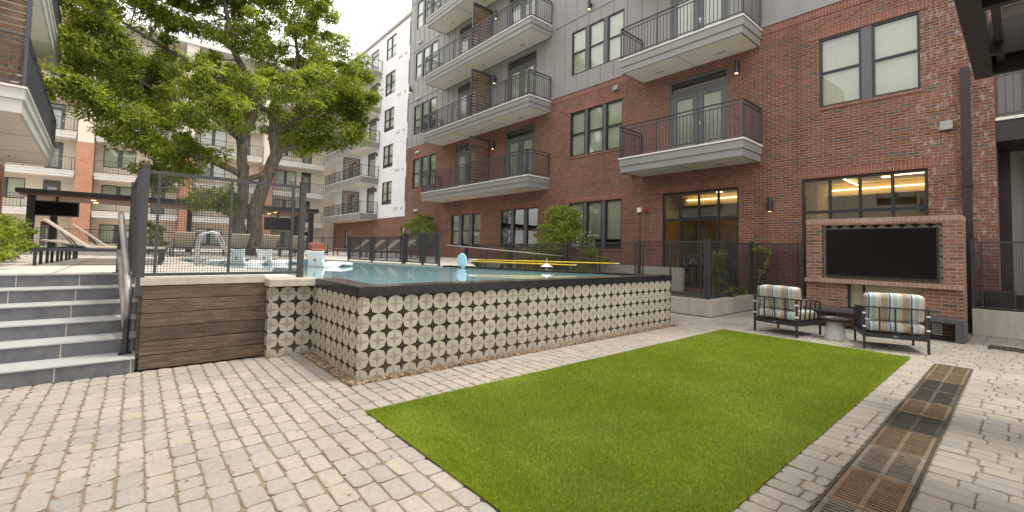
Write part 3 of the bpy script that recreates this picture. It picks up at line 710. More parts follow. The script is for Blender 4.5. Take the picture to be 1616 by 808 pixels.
# ------------------------------------------------------------------ building kit
def wall_holes(m, u0_, u1_, z0, z1, holes, n=0.0, rev=0.12):
    us = sorted(set([u0_, u1_]+[h[0] for h in holes]+[h[1] for h in holes])); zs = sorted(set([z0, z1]+[h[2] for h in holes]+[h[3] for h in holes]))
    us = [u for u in us if u0_ <= u <= u1_]; zs = [z for z in zs if z0 <= z <= z1]
    for i in range(len(us)-1):
        for k in range(len(zs)-1):
            cu, cz = (us[i]+us[i+1])/2, (zs[k]+zs[k+1])/2
            if any(h[0] < cu < h[1] and h[2] < cz < h[3] for h in holes): continue
            m.quad((us[i], n, zs[k]), (us[i+1], n, zs[k]), (us[i+1], n, zs[k+1]), (us[i], n, zs[k+1]))
    for a, b, c, d in holes:
        if a >= u1_ or b <= u0_ or c >= z1 or d <= z0: continue
        c2, d2 = max(c, z0), min(d, z1)
        m.quad((a, n, c2), (a, n, d2), (a, n-rev, d2), (a, n-rev, c2)); m.quad((b, n, c2), (b, n, d2), (b, n-rev, d2), (b, n-rev, c2))
        if c >= z0: m.quad((a, n, c), (b, n, c), (b, n-rev, c), (a, n-rev, c))
        if d <= z1: m.quad((a, n, d), (b, n, d), (b, n-rev, d), (a, n-rev, d))
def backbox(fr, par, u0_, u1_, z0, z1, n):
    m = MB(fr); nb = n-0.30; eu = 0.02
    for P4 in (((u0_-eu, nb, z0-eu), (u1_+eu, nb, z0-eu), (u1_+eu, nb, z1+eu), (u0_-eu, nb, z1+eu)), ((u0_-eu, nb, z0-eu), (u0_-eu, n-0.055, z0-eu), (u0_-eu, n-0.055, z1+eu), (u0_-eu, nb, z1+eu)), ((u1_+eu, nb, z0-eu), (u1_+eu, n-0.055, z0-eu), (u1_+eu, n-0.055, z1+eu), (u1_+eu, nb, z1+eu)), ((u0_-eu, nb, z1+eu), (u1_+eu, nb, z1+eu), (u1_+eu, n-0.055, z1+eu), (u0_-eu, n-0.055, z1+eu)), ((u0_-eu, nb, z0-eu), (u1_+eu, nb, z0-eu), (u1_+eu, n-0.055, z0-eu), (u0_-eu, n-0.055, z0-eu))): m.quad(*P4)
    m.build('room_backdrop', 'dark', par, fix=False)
def window(fr, par, u0_, u1_, z0, z1, units=3, mull=0.12, rail=True, drop=None, n=-0.05, bl='blind', ft=0.05, back=True, seed=None):
    rr = random.Random(seed if seed is not None else int(u0_*100)+int(z0*77))
    m = MB(fr); W_ = (u1_-u0_-mull*(units-1))/units; panes = []; m2 = MB(fr)
    for i in range(units):
        a = u0_+i*(W_+mull); b = a+W_
        m.box(a, a+ft, n-0.05, n+0.02, z0, z1); m.box(b-ft, b, n-0.05, n+0.02, z0, z1)
        m.box(a+ft, b-ft, n-0.05, n+0.02, z1-ft, z1); m.box(a+ft, b-ft, n-0.05, n+0.02, z0, z0+ft)
        if rail: zm = (z0+z1)/2; m.box(a+ft, b-ft, n-0.045, n+0.012, zm-0.028, zm+0.028)
        panes.append((a+ft*0.5, b-ft*0.5))
        if i < units-1: m2.box(b, b+mull, n-0.05, n+0.03, z0, z1)
    w_ = m.build('window', 'frame', par)
    if units > 1: m2.build('mullion', 'mull', w_)
    m = MB(fr)
    for a, b in panes: m.quad((a, n-0.02, z0+0.02), (b, n-0.02, z0+0.02), (b, n-0.02, z1-0.02), (a, n-0.02, z1-0.02))
    m.build('pane', 'glass', w_, fix=False)
    m = MB(fr)
    for a, b in panes:
        d = drop if drop is not None else rr.choice((0.05, 0.06, 0.3, 0.05, 0.15))
        zb = z0+(z1-z0)*d
        m.box(a, b, n-0.10, n-0.095, zb, z1-0.01)
    if bl: m.build('blind', bl, w_)
    if back:
        backbox(fr, w_, u0_, u1_, z0, z1, n)
    return w_
def door(fr, par, u0_, u1_, z0, z1, leaves=2, n=-0.05, bl='blindw', trans=0.45, side=0.0):
    m = MB(fr); ft = 0.07
    m.box(u0_, u0_+ft, n-0.06, n+0.02, z0, z1); m.box(u1_-ft, u1_, n-0.06, n+0.02, z0, z1); m.box(u0_+ft, u1_-ft, n-0.06, n+0.02, z1-ft, z1)
    zt = z1-trans; m.box(u0_+ft, u1_-ft, n-0.06, n+0.02, zt-0.04, zt+0.04)
    W_ = (u1_-u0_-2*ft)/leaves; P_ = []
    for i in range(leaves):
        a = u0_+ft+i*W_; b = a+W_; s_ = 0.17
        m.box(a+0.005, a+s_, n-0.05, n+0.005, z0, zt-0.04); m.box(b-s_, b-0.005, n-0.05, n+0.005, z0, zt-0.04)
        m.box(a+s_, b-s_, n-0.05, n+0.005, z0, z0+0.28); m.box(a+s_, b-s_, n-0.05, n+0.005, zt-0.2, zt-0.04); P_.append((a+s_, b-s_, z0+0.28, zt-0.2))
    d_ = m.build('door', 'doorpaint', par)
    m = MB(fr)
    for a, b, c, e in P_: m.quad((a, n-0.02, c), (b, n-0.02, c), (b, n-0.02, e), (a, n-0.02, e))
    m.quad((u0_+ft, n-0.02, zt+0.04), (u1_-ft, n-0.02, zt+0.04), (u1_-ft, n-0.02, z1-ft), (u0_+ft, n-0.02, z1-ft)); m.build('pane', 'glass', d_, fix=False)
    m = MB(fr)
    for a, b, c, e in P_: m.box(a, b, n-0.06, n-0.055, c+0.05, e)
    m.build('blind', bl, d_)
    backbox(fr, d_, u0_, u1_, z0, z1, n)
    c = (u0_+u1_)/2 if leaves == 2 else u1_-0.16
    m = MB(fr); m.box(c+0.05, c+0.08, n+0.005, n+0.02, z0+0.95, z0+1.1); m.box(c+0.03, c+0.14, n+0.03, n+0.045, z0+1.0, z0+1.02); m.box(c+0.055, c+0.075, n+0.02, n+0.03, z0+1.0, z0+1.02); m.build('handle', 'chrome', d_)
    return d_
def balcony(fr, par, u0_, u1_, L_, dep=1.3, screen=None, thick=0.48, pick=0.11, ends=(True, True), simple=False, mats=('fascia', 'soffit'), rot=False):
    s_ = MB(fr); s_.box(u0_, u1_, 0.0, dep, L_-0.045, L_)
    b_ = s_.build('balcony', 'slabtop', par)
    m = MB(fr)
    m.box(u0_+0.03, u1_-0.03, dep-0.09, dep-0.03, L_-0.27, L_-0.048); m.box(u0_+0.06, u1_-0.06, dep-0.11, dep-0.06, L_-thick, L_-0.272)
    for a, b in ((u0_+0.03, u0_+0.09), (u1_-0.09, u1_-0.03)): m.box(a, b, 0.0, dep-0.09, L_-0.27, L_-0.048)
    for a, b in ((u0_+0.06, u0_+0.11), (u1_-0.11, u1_-0.06)): m.box(a, b, 0.0, dep-0.11, L_-thick, L_-0.272)
    m.build('fascia', mats[0], b_)
    m = MB(fr); m.box(u0_+0.11, u1_-0.11, 0.0, dep-0.11, L_-thick+0.02, L_-0.06)
    k = u0_+1.2
    m.build('soffit', mats[1], b_)
    if not simple:
        nn = max(2, int((u1_-u0_)/2.4))
        for i in range(nn):
            m = MB(fr); c = u0_+(u1_-u0_)*(i+0.5)/nn; m.box(c-0.13, c+0.13, dep*0.3, dep*0.3+0.05, L_-thick+0.008, L_-thick+0.02); m.build('soffit_vent', 'fascia', b_)
        for i in range(1, nn): m = MB(fr); c = u0_+(u1_-u0_)*i/nn; m.box(c-0.006, c+0.006, 0.02, dep-0.13, L_-thick+0.012, L_-thick+0.02); m.build('soffit_joint', 'fascia', b_)
    m = MB(fr); e = 0.05; h = 1.07; a, b, d = u0_+e, u1_-e, dep-e
    segs = [((a, d), (b, d))]
    if ends[0]: segs.append(((a, 0.03), (a, d)))
    if ends[1]: segs.append(((b, 0.03), (b, d)))
    for p, q in segs:
        L2 = math.hypot(q[0]-p[0], q[1]-p[1])
        m.bar((*p, L_+h-0.02), (*q, L_+h-0.02), 0.055, 0.035)
        if not simple: m.bar((*p, L_+h-0.13), (*q, L_+h-0.13), 0.03, 0.03)
        m.bar((*p, L_+0.09), (*q, L_+0.09), 0.03, 0.03)
        n_ = max(2, int(L2/pick)); pe = max(1, int(round(n_/max(1, round(L2/1.5)))))
        for i in range(n_+1 if (p, q) == segs[0] else n_):
            x = p[0]+(q[0]-p[0])*i/n_; y_ = p[1]+(q[1]-p[1])*i/n_
            if i % pe == 0 or i == n_: m.bar((x, y_, L_), (x, y_, L_+h-0.03), 0.045, 0.045)
            else: m.bar((x, y_, L_+0.1), (x, y_, L_+h-(0.14 if not simple else 0.03)), 0.017, 0.017)
    m.build('railing', 'rail', b_)
    if screen is not None:
        m = MB(fr); c = screen
        m.box(c-0.04, c+0.04, dep-0.14, dep-0.06, L_, L_+2.4); m.box(c-0.04, c+0.04, 0.02, 0.09, L_, L_+2.4); m.box(c-0.04, c+0.04, 0.09, dep-0.14, L_+2.32, L_+2.4); m.box(c-0.04, c+0.04, 0.09, dep-0.14, L_, L_+0.06)
        m.build('screen_frame', 'rail', b_)
        m = MB(fr)
        for i in range(15): m.box(c-0.012, c+0.012, 0.09, dep-0.14, L_+0.08+i*0.15, L_+0.08+i*0.15+0.105)
        m.build('privacy_slats', 'slat', b_)
    return b_
def wlight(fr, par, u, z, n=0.0):
    m = MB(fr); m.box(u-0.05, u+0.05, n, n+0.06, z-0.06, z+0.06); m.tube([(u, n+0.12, z-0.2), (u, n+0.12, z+0.2)], 0.06, 14)
    l_ = m.build('wall_lamp', 'black', par, smooth=False)
    m = MB(fr); m.tube([(u, n+0.12, z-0.204), (u, n+0.12, z-0.201)], 0.045, 12); m.build('bulb', 'warm2', l_); return l_
def vent(fr, par, u, z, n=0.0, s=0.16, mat='fascia_l'):
    m = MB(fr); m.add([(u-s/2, n, z-s/2), (u+s/2, n, z-s/2), (u+s/2, n, z+s/2), (u-s/2, n, z+s/2), (u-s/2, n+0.12, z-s/2), (u+s/2, n+0.12, z-s/2), (u+s/2, n+0.05, z+s/2), (u-s/2, n+0.05, z+s/2)], [(0, 1, 2, 3), (4, 5, 6, 7), (0, 1, 5, 4), (1, 2, 6, 5), (2, 3, 7, 6), (3, 0, 4, 7)])
    return m.build('vent_hood', mat, par)

# ------------------------------------------------------------------ main brick building
FM = ((0, 13.3), (1, 0), (0, -1))
A = thing('apartment_building', 'red brick and grey sided apartment block with projecting balconies along the right', 'building')
LV = [4.62, 7.95, 11.28, 14.61]
UL, UR, TOP = -26.42, -0.32, 20.2
H = []   # windows: (u0,u1,z0,z1,units,mull,drop)
WIN = [(-25.5, -22.65, 5.3, 7.2, 3, .2, .06), (-12.0, -9.45, 5.34, 7.17, 3, .12, .04), (-3.36, -1.43, 5.36, 7.17, 2, .20, .02),
       (-25.5, -22.65, 1.55, 3.35, 3, .2, .06), (-20.78, -18.02, 1.57, 3.40, 3, .22, .12), (-12.0, -9.45, 1.63, 3.46, 3, .14, .20)]
WIN2 = [(-25.6, -22.8, 8.8, 10.7, 3, .16, .3), (-25.6, -22.8, 12.35, 14.2, 3, .16, .2), (-25.6, -22.8, 15.75, 17.6, 3, .16, .1), (-12.0, -9.43, 8.72, 10.56, 3, .14, .02), (-12.0, -9.43, 12.1, 13.9, 3, .14, .05),
        (-3.36, -1.43, 8.9, 10.7, 2, .2, .02)]
G3 = (-16.4, -13.8, 1.62, 3.43); GA = (-7.83, -5.38, 0.44, 3.50); GD = (-3.78, -1.34, 0.44, 3.53)
D1 = [(-16.15, -14.1, 4.62, 7.22), (-20.5, -18.5, 4.62, 7.25), (-7.6, -5.67, 4.62, 7.2)]
D2_ = [(-16.15, -14.1, 7.95, 10.6), (-20.5, -18.5, 7.95, 10.6), (-7.6, -5.67, 7.95, 10.55), (-16.15, -14.1, 11.28, 13.9), (-20.5, -18.5, 11.28, 13.9), (-16.15, -14.1, 14.61, 17.2), (-20.5, -18.5, 14.61, 17.2)]
holes1 = [w_[:4] for w_ in WIN]+[G3, GA, GD]+D1
holes2 = [w_[:4] for w_ in WIN2]+D2_
m = MB(FM); wall_holes(m, UL, UR, 0, 8.0, holes1)
m.quad((UL, 0, 0), (UL, -12, 0), (UL, -12, 8.0), (UL, 0, 8.0)); m.quad((UR, 0, 0), (UR, -1.6, 0), (UR, -1.6, 14), (UR, 0, 14))
wal = m.build('brick_wall', 'brick', A, fix=False)
m = MB(FM); wall_holes(m, UL, UR, 8.0, TOP, holes2, n=-0.03, rev=0.10)
m.quad((UL, -0.03, 8.0), (UL, -12, 8.0), (UL, -12, TOP), (UL, -0.03, TOP)); m.quad((UL, -0.03, TOP), (UR, -0.03, TOP), (UR, -12, TOP), (UL, -12, TOP))
m.build('siding_wall', 'siding', A, fix=False)
m = MB(FM)
def inhole(u, z0, z1):
    for a, b, c, d in holes2:
        if a-0.03 < u < b+0.03 and not (z1 <= c or z0 >= d): return True
    return False
zb = [8.13, 8.6, 11.0, 11.28, 14.4, 14.61, 17.7, TOP]
u = UL+0.02; us_ = []
while u < UR: us_.append(u); u += 0.61
for u in us_:
    z = 8.13
    cuts = sorted([8.13, TOP]+[q for h in holes2 if h[0]-0.03 < u < h[1]+0.03 for q in (h[2], h[3])])
    for z0, z1 in zip(cuts[:-1], cuts[1:]):
        if z1-z0 > 0.02 and not inhole(u, z0+0.01, z1-0.01): m.box(u-0.025, u+0.025, -0.03, -0.008, z0, z1)
for zz in (11.05, 14.38, 17.7):
    ks = sorted([h for h in holes2 if h[2] < zz < h[3]])
    m.box(UL, UR, -0.03, -0.004, zz, zz+0.09)
m.build('batten', 'siding', A)
m = MB(FM); m.box(UL-0.03, UR+0.02, -0.03, 0.03, 8.0, 8.13); m.box(UL-0.06, UR, -0.5, 0.06, TOP, TOP+0.12); m.build('belt_trim', 'siding', A)
m = MB(FM)
for a, b, c, d in [w_[:4] for w_ in WIN]+[GA, GD, G3]:
    m.box(a-0.21, b+0.21, 0.0, 0.008, d+0.008, d+0.215); m.box(a-0.05, b+0.05, 0.0, 0.02, c-0.075, c-0.002) if c > 1 else None
m.box(UL, UR, 0.0, 0.008, 7.78, 7.995)
m.build('soldier_course', 'soldier', A)
for i, (a, b, c, d, n_, mu, dr) in enumerate(WIN+WIN2): window(FM, A, a, b, c, d, n_, mu, True if d-c < 3 and i != 5 else False, dr)
window(FM, A, *G3, 3, 0.16, False, 0.99, bl=None)
for a, b, c, d in D1+D2_: door(FM, A, a, b, c, d)
# storefronts into lit lounge
def storefront(a, b, c, d, zbar, n_, lower_door=True):
    m = MB(FM); n0 = -0.08
    m.box(a, a+0.06, n0-0.05, n0+0.03, c, d); m.box(b-0.06, b, n0-0.05, n0+0.03, c, d); m.box(a, b, n0-0.05, n0+0.032, d-0.06, d); m.box(a, b, n0-0.05, n0+0.032, c, c+0.1)
    m.box(a, b, n0-0.05, n0+0.034, zbar-0.035, zbar+0.035)
    for i in range(1, n_): u = a+(b-a)*i/n_; m.box(u-0.03, u+0.03, n0-0.04, n0+0.028, c, d)
    if lower_door: m.box(a, b, n0-0.045, n0+0.036, 1.42, 1.48)
    w_ = m.build('storefront_window', 'frame', A)
    m = MB(FM); m.quad((a, n0-0.01, c), (b, n0-0.01, c), (b, n0-0.01, d), (a, n0-0.01, d)); m.build('pane', 'glass', w_, fix=False)
storefront(*GA, 2.60, 4); storefront(*GD, 2.66, 4, False)
m = MB(FM); m.cur = 0
m.quad((-9.2, -5.5, 0.3), (-0.6, -5.5, 0.3), (-0.6, -5.5, 3.75), (-9.2, -5.5, 3.75)); m.quad((-9.2, -0.3, 0.3), (-9.2, -5.5, 0.3), (-9.2, -5.5, 3.75), (-9.2, -0.3, 3.75)); m.quad((-0.6, -0.3, 0.3), (-0.6, -5.5, 0.3), (-0.6, -5.5, 3.75), (-0.6, -0.3, 3.75))
m.quad((-9.2, -0.13, 3.75), (-0.6, -0.13, 3.75), (-0.6, -5.5, 3.75), (-9.2, -5.5, 3.75))
m.cur = 1; m.quad((-9.2, -0.13, 0.35), (-0.6, -0.13, 0.35), (-0.6, -5.5, 0.35), (-9.2, -5.5, 0.35))
m.cur = 2; m.box(-7.6, -6.2, -3.9, -3.7, 0.4, 2.6); m.box(-3.4, -2.6, -5.4, -5.3, 0.4, 2.7)
m.cur = 0; m.box(-4.2, -4.0, -5.4, -2.2, 0.36, 3.7); m.box(-8.9, -0.9, -3.4, -3.2, 3.4, 3.74)
m.build('lounge_interior', ['wall_in', 'floor_in', 'teal_in'], A, fix=False)
m = MB(FM)
m.box(-8.4, -5.6, -1.5, -1.47, 3.66, 3.68); m.box(-8.6, -5.2, -3.15, -3.1, 3.60, 3.62); m.box(-5.75, -5.71, -3.8, -0.9, 3.66, 3.68)
m.box(-3.9, -1.0, -3.15, -3.08, 3.56, 3.58); m.box(-3.2, -3.16, -3.0, -1.0, 3.66, 3.68); m.box(-2.2, -1.2, -1.6, -1.56, 3.66, 3.68)
for u, n_ in ((-3.4, -1.2), (-2.4, -2.2), (-1.6, -1.1), (-2.0, -4.3), (-7.0, -2.4), (-6.3, -4.6)): m.box(u-0.08, u+0.08, n_-0.08, n_+0.08, 3.72, 3.735)
m.build('ceiling_lights', 'warm', A)
m = MB(FM)   # tables and chairs behind the glass
for u, n_ in ((-7.2, -1.2), (-6.0, -1.7), (-2.9, -1.8)):
    m.box(u-0.4, u+0.4, n_-0.3, n_+0.3, 1.08, 1.12); m.box(u-0.03, u+0.03, n_-0.03, n_+0.03, 0.36, 1.08); m.box(u-0.25, u+0.25, n_-0.2, n_+0.2, 0.355, 0.38)
    for q in (-0.55, 0.55):
        m.box(u+q-0.2, u+q+0.2, n_-0.2, n_+0.2, 0.85, 0.9); m.box(u+q-0.2, u+q+0.2, n_-0.22, n_-0.2, 0.9, 1.35)
        for e1 in (-.18, .18):
            for e2 in (-.18, .18): m.box(u+q+e1-0.015, u+q+e1+0.015, n_+e2-0.015, n_+e2+0.015, 0.36, 0.85)
m.build('lounge_furniture', 'black', A)
for L_ in LV: balcony(FM, A, -22.0, -13.1, L_, 1.3, screen=-17.4)
for L_ in LV[:3]: balcony(FM, A, -8.69, -4.72, L_, 1.3)
for u, z in ((-5.39, 7.05), (-4.51, 2.92), (-17.0, 6.7), (-17.0, 10.0), (-17.0, 13.3), (-10.99, 11.3), (-26.0, 11.9)): wlight(FM, A, u, z)
for u, z in ((-1.03, 4.42), (-9.73, 7.62), (-8.95, 4.35)): vent(FM, A, u, z, s=0.2, mat='fascia')
for u, z in ((-25.0, 3.9), (-24.75, 3.9), (-25.0, 7.6), (-24.75, 7.6), (-25.1, 11.1), (-24.85, 11.1), (-25.1, 14.75), (-24.85, 14.75)): vent(FM, A, u, z, s=0.14)
m = MB(FM); m.box(-8.76, -8.60, 0, 0.07, 2.92, 3.08); m.build('alarm_box', 'white', A)
m = MB(FM); m.tube([(-8.40, 0.0, 2.95), (-8.40, 0.05, 2.95), (-8.40, 0.10, 2.95)], [0.075, 0.07, 0.03], 14); m.build('alarm_bell', 'red', A)
m = MB(FM); m.box(-8.675, -8.66, 0, 0.012, 0.4, 2.92); m.build('conduit', 'black', A)
m = MB(FM); m.box(-0.80, -0.665, 0, 0.11, 0.0, 5.6); m.box(-0.82, -0.645, 0, 0.13, 3.05, 3.08); m.build('downspout', 'steel', A)
# recessed bay to the right of the brick pier
m = MB(FM); m.quad((UR, -1.6, 4.2), (8, -1.6, 4.2), (8, -1.6, 14), (UR, -1.6, 14)); m.quad((0.25, -1.6, 0.3), (8, -1.6, 0.3), (8, -1.6, 4.2), (0.25, -1.6, 4.2)); m.build('recessed_wall', 'siding_l', A, fix=False)
m = MB(FM); m.quad((UR, -1.62, 0), (0.3, -1.62, 0), (0.3, -1.62, 4.2), (UR, -1.62, 4.2)); m.build('entry_wall', 'siding_l', A, fix=False)
m = MB(FM); m.box(UR+0.004, -0.14, -1.6, -1.3, 0.0, 3.95); m.box(0.12, 0.30, -1.61, -1.5, 0.0, 3.9); m.box(-0.14, 0.12, -1.6, -1.56, 0.0, 0.75); m.build('entry_frame', 'steel', A)
balcony(FM, A, UR+0.02, 6.0, 4.45, 0.0+0.02, ends=(False, False)) if False else None
m = MB(FM); m.box(UR+0.004, 6, -1.55, -0.02, 4.38, 4.44); b_ = m.build('balcony', 'slabtop', A)
m = MB(FM); m.box(UR+0.004, 6, -1.5, -0.05, 3.95, 4.378); m.build('fascia', 'steel', b_)
m = MB(FM)
m.bar((UR+0.03, -0.1, 5.45), (6, -0.1, 5.45), 0.05, 0.035); m.bar((UR+0.03, -0.1, 5.32), (6, -0.1, 5.32), 0.03, 0.03); m.bar((UR+0.03, -0.1, 4.52), (6, -0.1, 4.52), 0.03, 0.03)
for i in range(57): m.bar((UR+0.04+i*0.11, -0.1, 4.44), (UR+0.04+i*0.11, -0.1, 5.45), 0.02 if i % 12 else 0.045, 0.02)
m.build('railing', 'rail', b_)
window(FM, A, 0.1, 1.9, 4.5, 6.9, 2, 0.1, False, 0.0, n=-1.56)
m = MB(FM); m.box(UR+0.004, 6, -1.55, -0.02, 7.70, 7.77); m.box(UR+0.004, 6, -1.5, -0.05, 7.3, 7.69); m.build('upper_slab', 'fascia_l', A)

# ------------------------------------------------------------------ fireplace
t = thing('outdoor_fireplace', 'freestanding brick outdoor fireplace and television wall behind the armchairs', 'fireplace')
FX0, FX1, FY, FB = -3.20, -0.72, 11.55, 12.35
m = MB()
for x0, x1, z0, z1 in ((FX0, FX1, 0.96, 1.04), (FX0, -2.90, 1.04, 2.20), (-0.98, FX1, 1.04, 2.20), (FX0, FX1, 2.20, 2.235), (FX0, -2.45, 0.42, 0.96), (-1.28, FX1, 0.42, 0.96), (FX0+0.12, FX1-0.15, 0.0, 0.33)):
    yo = 0.18 if z1 == 0.33 else 0.0
    m.box(x0, x1, FY+yo, FY+0.30+yo, z0, z1)
m.box(FX0, FX1, FY+0.30, FB, 0.0, 2.235)
m.build('brick_body', 'fbrick', t)
m = MB(); m.box(FX0-0.004, FX1+0.004, FY-0.006, FB+0.004, 2.237, 2.335); m.build('brick_cap', 'fsoldier', t, bevel=0.004)
m = MB(); m.box(FX0-0.01, FX1+0.012, FY-0.10, FY-0.004, 0.945, 1.03); m.build('brick_mantel', 'fsoldier', t, bevel=0.004)
m = MB(); m.box(FX0+0.0, FX1+0.02, FY-0.25, FY+0.25, 0.335, 0.415); m.box(FX1-0.10, FX1+0.022, FY-0.25, FY+0.28, 0.0, 0.333); m.box(FX0, FX0+0.1, FY-0.25, FY+0.28, 0.0, 0.333); m.build('hearth_slab', 'hearth', t, bevel=0.006)
m = MB(); m.box(-2.90, -0.98, FY+0.10, FY+0.12, 1.04, 2.20); m.build('tile_surround', 'tile', t)
m = MB(); m.box(-2.45, -1.28, FY+0.20, FY+0.22, 0.42, 0.96); fb = m.build('fire_glass', 'fireglass', t)
m = MB(); m.box(-2.45, -2.43, FY+0.05, FY+0.2, 0.42, 0.96); m.box(-2.22, -2.18, FY+0.17, FY+0.2, 0.42, 0.96); m.box(-2.45, -1.28, FY+0.16, FY+0.2, 0.925, 0.96); m.box(-2.45, -1.28, FY+0.16, FY+0.2, 0.42, 0.44); m.build('fire_frame', 'frame', t)
m = MB(); m.box(-1.16, -1.02, FY+0.155, FY+0.18, 0.06, 0.27); v_ = m.build('vent_grille', 'white', t)
m = MB(); [m.box(-1.145, -1.035, FY+0.15, FY+0.157, 0.085+i*0.03, 0.1+i*0.03) for i in range(6)]; m.build('louvre', 'fascia', v_)
tv = thing('television', 'large black flat television set into the brick fireplace wall', 'television')
m = MB(); m.box(-2.84, -1.04, FY+0.02, FY+0.09, 1.085, 2.125); m.build('casing', 'black', tv, bevel=0.005)
m = MB(); m.box(-2.815, -1.065, FY+0.016, FY+0.02, 1.12, 2.10); m.build('screen', 'tv', tv)

# ------------------------------------------------------------------ armchairs
def softbox(sx, sy, sz, r=0.05, n=10, puff=0.02):
    """rounded, slightly puffed cushion centred at the origin"""
    bm = bmesh.new(); bmesh.ops.create_cube(bm, size=1.0)
    bmesh.ops.subdivide_edges(bm, edges=bm.edges[:], cuts=n, use_grid_fill=True)
    for v in bm.verts:
        p = Vector((v.co.x*sx, v.co.y*sy, v.co.z*sz)); hx, hy, hz = sx/2-r, sy/2-r, sz/2-r
        c = Vector((max(-hx, min(hx, p.x)), max(-hy, min(hy, p.y)), max(-hz, min(hz, p.z)))); d = p-c
        if d.length > 0: p = c+d.normalized()*r
        a = (1-(2*v.co.x)**2)*(1-(2*v.co.y)**2); b = (1-(2*v.co.x)**2)*(1-(2*v.co.z)**2)
        p.z += puff*a*(1 if v.co.z > 0 else -1); p.y += puff*b*(1 if v.co.y > 0 else -1)
        v.co = p
    return bm
def bm_obj(bm, name, mat, parent, mtx):
    me = bpy.data.meshes.new(name); bm.transform(mtx); bm.to_mesh(me); bm.free(); me.materials.append(MAT[mat])
    me.polygons.foreach_set('use_smooth', [True]*len(me.polygons)); o = bpy.data.objects.new(name, me); COL.objects.link(o); o.parent = parent; return o
def armchair(label, loc, rz):
    t = thing('lounge_armchair', label, 'armchair', 'striped lounge armchairs facing the fireplace', loc, rz)
    w_, d_ = 0.40, 0.40
    for sx in (-1, 1):
        for sy in (-1, 1):
            m = MB(); m.box(sx*w_-0.015, sx*w_+0.015, sy*d_-0.015, sy*d_+0.015, 0, 0.69 if sy < 0 else 0.62); m.build('leg', 'black', t)
    m = MB()
    m.box(-w_+0.015, w_-0.015, -d_-0.014, -d_+0.014, 0.20, 0.275); m.box(-w_+0.015, w_-0.015, d_-0.014, d_+0.014, 0.20, 0.275)
    for sx in (-1, 1): m.box(sx*w_-0.014, sx*w_+0.014, -d_+0.015, d_-0.015, 0.20, 0.275)
    m.box(-w_, w_, -d_+0.014, d_-0.014, 0.255, 0.27); m.build('seat_frame', 'black', t)
    m = MB(); m.bar((-w_-0.015, -d_-0.01, 0.695), (w_+0.015, -d_-0.01, 0.695), 0.03, 0.02)
    for sx in (-1, 1): m.bar((sx*w_, -d_+0.005, 0.695), (sx*w_, d_+0.015, 0.64), 0.03, 0.02)
    m.build('arm_rail', 'black', t)
    m = MB()
    for i in range(1, 4): x = -w_+2*w_*i/4; m.box(x-0.011, x+0.011, -d_-0.018, -d_-0.006, 0.275, 0.69)
    for sx in (-1, 1):
        for i in range(1, 5):
            y_ = -d_+2*d_*i/5; m.bar((sx*w_, y_-0.05, 0.275), (sx*w_, y_, 0.69-0.055*i/5), 0.012, 0.022)
    m.build('spindle', 'black', t)
    bm_obj(softbox(0.76, 0.74, 0.17, 0.055, 10, 0.018), 'seat_cushion', 'cushion', t, Matrix.Translation((0, 0.0, 0.368)))
    bm = softbox(0.77, 0.18, 0.42, 0.045, 12, 0.018)
    bm_obj(bm, 'back_cushion', 'cushion', t, Matrix.Translation((0, -0.255, 0.70)) @ Matrix.Rotation(R(10), 4, 'X'))
    m = MB()
    for sx in (-1, 1):
        for z in (0.36, 0.58): m.box(sx*w_-0.02, sx*w_+0.02, -d_-0.024, -d_+0.02, z, z+0.025)
    m.build('cushion_strap', 'white', t)
    m = MB(); m.box(-0.03, 0.03, -d_-0.017, -d_-0.013, 0.23, 0.245); m.build('badge', 'chrome', t)
    return t
armchair('armchair with striped cushions on the left, beside the planter', (-3.05, 9.80, 0), R(-12))
armchair('armchair with striped cushions on the right, nearest the lawn corner', (-1.50, 9.76, 0), R(20))
t = thing('side_table', 'low round table with black tray top on a pale cone base between the armchairs', 'table', loc=(-2.28, 9.86, 0))
m = MB(); m.lathe((0, 0, 0), [(0.175, 0), (0.17, 0.01), (0.125, 0.31), (0.12, 0.32)], 32); m.build('base', 'tableconc', t, smooth=False)
m = MB(); m.lathe((0, 0, 0), [(0.10, 0.322), (0.24, 0.34), (0.265, 0.375), (0.255, 0.378), (0.235, 0.36)], 36); m.build('tray_top', 'black', t, smooth=False)

# ------------------------------------------------------------------ steel pergola, upper right
t = thing('steel_pergola', 'dark steel pergola roof frame reaching in at the top right', 'pergola')
m = MB(); m.box(-0.325, -0.18, -2.0, 7.34, 3.60, 3.612); m.box(-0.325, -0.18, -2.0, 7.34, 3.93, 3.942); m.box(-0.20, -0.18, -2.0, 7.34, 3.612, 3.93); m.build('edge_beam', 'steel', t)
m = MB()
for yv in (7.27, 6.56, 5.30, 4.0, 2.6, 1.2, -0.2, -1.6): m.box(-0.18, 5.0, yv-0.035, yv+0.035, 3.60, 3.93)
m.box(-0.05, 0.06, 5.30, 6.56, 3.66, 3.9) if False else None
m.build('cross_beam', 'steel', t)
m = MB()
for xv in (-0.115, 0.10, 1.3, 2.6): m.box(xv-0.03, xv+0.03, -2.0, 7.2, 3.70, 3.80)
m.build('purlin', 'steel', t)
m = MB(); m.box(-0.18, 5.0, -2.0, 5.3, 3.95, 3.98); m.box(-0.18, 5.0, 6.6, 7.34, 3.95, 3.98); m.build('roof_panel', 'steel', t)
m = MB(); m.box(4.9, 5.05, 7.2, 7.34, 0, 3.6); m.build('post', 'steel', t)
m = MB(); m.box(4.9, 5.05, -1.9, -1.76, 0, 3.6); m.build('post', 'steel', t)

